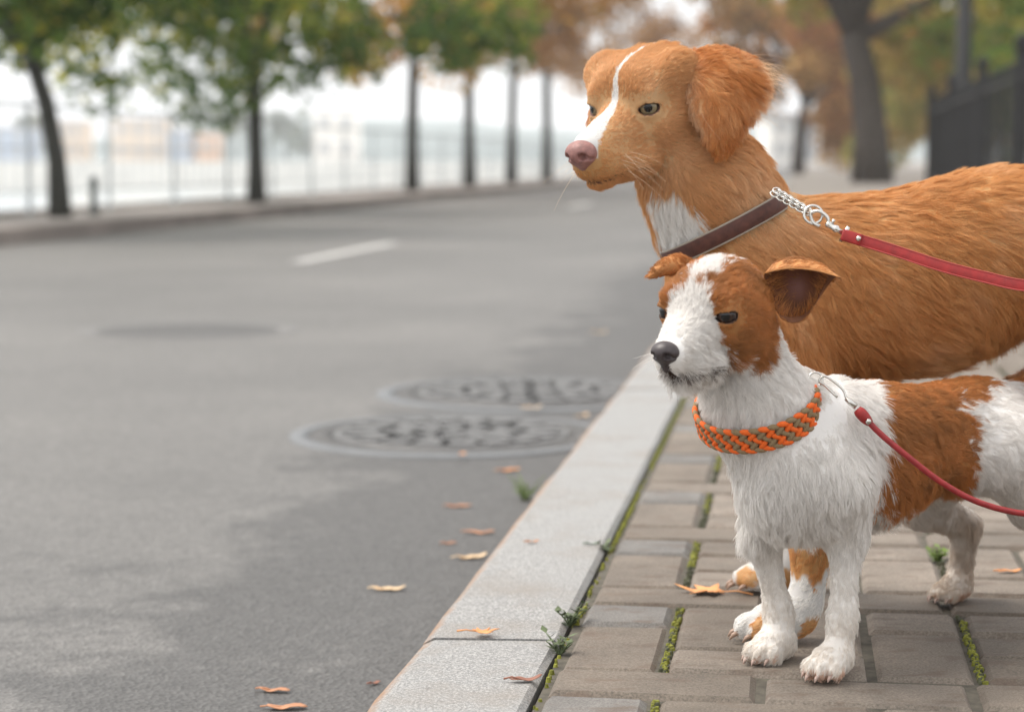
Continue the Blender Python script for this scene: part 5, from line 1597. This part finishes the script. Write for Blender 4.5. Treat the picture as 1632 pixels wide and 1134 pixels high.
# ================================================================== leaves and weeds
def maple(curl, seed):
    rng = random.Random(seed)
    lobes = [(-150, .42), (-118, .30), (-98, .72), (-72, .40), (-50, .92), (-24, .46), (0, 1.0), (24, .46), (50, .92), (72, .40), (98, .72), (118, .30), (150, .42), (180, .16)]
    out = []
    for k, (d, r) in enumerate(lobes):
        d2, r2 = lobes[(k + 1) % len(lobes)]
        if d2 < d: d2 += 360
        out.append((d, r * rng.uniform(.9, 1.08)))
        out.append(((d + d2) / 2 + rng.uniform(-3, 3), (r + r2) / 2 * rng.uniform(.82, 1.02)))
    return out
def ovate(curl, seed):
    rng = random.Random(seed); out = []
    for k in range(20):
        d = -180 + 18 * k
        c = math.cos(RAD(d)); r = (.50 + .5 * abs(c) ** 3) * (1 if c > -.5 else .9) * rng.uniform(.93, 1.05)
        out.append((d, r))
    return out
def leaf(px, py, wpx, z, matk, label, kind='ovate', curl=.5, rz=0.0, seed=0, tilt=0.0):
    c = ground(px, py, z); L = wpx / 3300 * c[1] * .52
    o2 = maple(curl, seed) if kind == 'maple' else ovate(curl, seed)
    rng = random.Random(seed + 7)
    rings = (.0, .35, .7, 1.0); n = len(o2); vs, fs = [(0, 0, .04 * curl)], []
    ph = rng.uniform(0, 6.28)
    for f in rings[1:]:
        for d, r in o2:
            x, y = f * r * math.cos(RAD(d)), f * r * math.sin(RAD(d)) * (.82 if kind == 'maple' else .62)
            zz = curl * (.55 * y * y + .22 * x * x * (1 + .6 * math.sin(ph))) + .06 * math.sin(5 * x + ph) * f + rng.uniform(-.02, .02) * f
            vs.append((x, y, zz))
    for k in range(n): fs.append((0, 1 + k, 1 + (k + 1) % n))
    for q in range(len(rings) - 2):
        for k in range(n): fs.append((1 + q * n + k, 1 + (q + 1) * n + k, 1 + (q + 1) * n + (k + 1) % n, 1 + q * n + (k + 1) % n))
    zmin = min(v[2] for v in vs)
    vs = [(x * L, y * L, (w - zmin) * L + .0012) for x, y, w in vs]
    m2 = mesh_from('blade', vs, fs, True)
    root = empty('fallen_leaf', (c[0], c[1], z), label, 'leaf', 'fallen leaves', rz)
    bo = obj('blade', m2, M[matk], root)
    sd = bo.modifiers.new('thickness', 'SOLIDIFY'); sd.thickness = .0006
    MB().tube([(-.15 * L, 0, -zmin * L * .6 + .001), (-.7 * L, .05 * L, .003 + .08 * L * curl), (-1.15 * L, .16 * L, .002)], [.0006, .0008, .0011], 5).build('stalk', M[matk], root, True)
    root.rotation_euler = (tilt, 0, rz)
    return root
ZR, ZK = Z_ROAD + .001, .001
leaf(1135, 944, 112, .001, 'dry0', 'large orange maple leaf on the pavers left of the small dog\'s front paws', 'maple', .35, 2.9, 1)
leaf(1608, 911, 42, .001, 'dry0', 'orange leaf on the pavers at the right edge of the picture', 'ovate', .3, .2, 2)
leaf(765, 1008, 62, .001, 'dry0', 'orange leaf lying across the joint between two kerb stones', 'maple', .35, .1, 3)
leaf(836, 1084, 56, .001, 'dry3', 'curled dark brown leaf on the nearest kerb stone', 'ovate', .9, .15, 4)
leaf(848, 864, 24, .001, 'dry1', 'tiny brown leaf on the kerb stone beyond the joint', 'ovate', .5, .5, 5)
leaf(619, 939, 56, ZR, 'dry2', 'pale peach leaf alone on the asphalt, nearest the joint of the kerb', 'ovate', .7, .05, 6)
leaf(811, 750, 40, ZR, 'dry0', 'bright orange leaf on the asphalt in front of the nearest manhole', 'ovate', .8, .4, 7)
leaf(737, 724, 24, ZR + .012, 'dry0', 'small orange leaf on the rim of the nearest manhole cover', 'ovate', .8, 1.3, 8)
leaf(848, 650, 32, ZR + .012, 'dry2', 'tan leaf on the edge of the second manhole cover', 'ovate', .6, .2, 9)
leaf(929, 663, 28, ZR, 'dry2', 'pale leaf in the gutter right of the manholes', 'ovate', .6, .9, 10)
leaf(963, 650, 22, ZR, 'dry1', 'reddish leaf against the kerb beyond the manholes', 'ovate', .6, .9, 19)
leaf(731, 807, 42, ZR, 'dry1', 'reddish brown leaf on the asphalt midway between kerb joint and manhole', 'ovate', .6, .1, 11)
leaf(764, 849, 50, ZR, 'dry1', 'flat reddish leaf in the gutter, second from the pale one at the kerb', 'ovate', .4, -.1, 12)
leaf(716, 866, 26, ZR, 'dry1', 'faint small brown leaf on the asphalt left of the gutter leaves', 'ovate', .4, .3, 13)
leaf(750, 889, 54, ZR, 'dry2', 'pale curled leaf in the gutter touching the kerb', 'ovate', .9, .25, 14)
leaf(437, 1101, 54, ZR, 'dry1', 'narrow rust leaf on the asphalt near the bottom of the picture', 'ovate', .6, -.15, 15)
leaf(456, 1128, 70, ZR, 'dry1', 'brown leaf on the asphalt cut by the bottom edge', 'ovate', .3, .1, 16)
leaf(597, 1089, 26, ZR, 'dry3', 'small dark leaf in the gutter beside the nearest kerb stone', 'ovate', .5, .8, 17)
leaf(955, 530, 26, ZR, 'dry2', 'distant tan leaf on the dark asphalt left of the big dog\'s chest', 'ovate', .5, .3, 18)
# round grey-green leaf on the kerb
M['sage'] = simple('sage_leaf', (.20, .24, .19), .6, var=.25, scale=80)
leaf(944, 867, 26, .001, 'sage', 'small round grey green leaf on the kerb beside the pavers', 'ovate', .2, .3, 20)
def weed(px, py, z, h, n, label, seed, grass=False):
    c = ground(px, py, z); root = empty('weed', (c[0], c[1], z - .006), label, 'weed', 'weeds along the kerb')
    rng = random.Random(seed)
    for k in range(n):
        a = rng.uniform(0, 6.28); L = h * rng.uniform(.5, 1.1)
        d = np.array((math.cos(a), math.sin(a), 0)) * rng.uniform(.25, .9); top = np.array((d[0] * L, d[1] * L, L * .75))
        pts = spline([(0, 0, 0), (top * .5 + np.array((0, 0, L * .12))).tolist(), top.tolist()], 6)
        MB().tube(pts, [.0009] * (len(pts) - 1) + [.0004], 5).build('stem', M['weed'], root, True)
        lv = MB()
        for q in range(2 if grass else 5):
            p = pts[min(len(pts) - 1, 1 + q % (len(pts) - 1))]; b = rng.uniform(0, 6.28); s_ = (.010 if not grass else .022) * rng.uniform(.6, 1.2)
            e = np.array((math.cos(b), math.sin(b), rng.uniform(-.1, .8))); sdv = unit(np.cross(e, (0, 0, 1))) * s_ * (.35 if not grass else .10)
            lv.add([p, p + e * s_ * .5 + sdv, p + e * s_, p + e * s_ * .5 - sdv], [(0, 1, 2, 3)])
        lv.build('leaves', M['weed'], root)
    return root
weed(908, 990, .0, .030, 9, 'small weed sprouting where the kerb stone joint meets the pavers', 1)
weed(892, 1036, .0, .026, 7, 'small weed beside the nearest kerb stone, in front of the other weed', 2)
weed(966, 872, .0, .016, 4, 'tiny sprout next to the round grey green leaf', 3)
M['weed_bright'] = M['weed']
M['weed'] = simple('grass_tuft', (.13, .20, .03), .7, var=.4, scale=50)
weed(836, 796, Z_ROAD, .06, 16, 'tuft of green grass growing at the foot of the kerb in the gutter', 4, True)
weed(1495, 890, .0, .022, 9, 'low green weed in the joint behind the small dog\'s belly', 5)
# ------------------------------------------------------------------ the damp autumn air over the river
hz = MB(); hz.box((-60, 330, 7.0), (900, 800, 23.6))
hzm = bpy.data.materials.new('haze'); hzm.use_nodes = True
hn = hzm.node_tree; hn.nodes.clear()
ho = hn.nodes.new('ShaderNodeOutputMaterial'); hv = hn.nodes.new('ShaderNodeVolumePrincipled')
hv.inputs['Color'].default_value = (0.97, 0.98, 1.0, 1); hv.inputs['Density'].default_value = 0.00075
hv.inputs['Anisotropy'].default_value = 0.3
hn.links.new(hv.outputs[0], ho.inputs['Volume'])
o = hz.build('haze', hzm); tag(o, 'thin pale haze over the street and the river', 'haze', kind='stuff')
SC.cycles.volume_bounces = 1
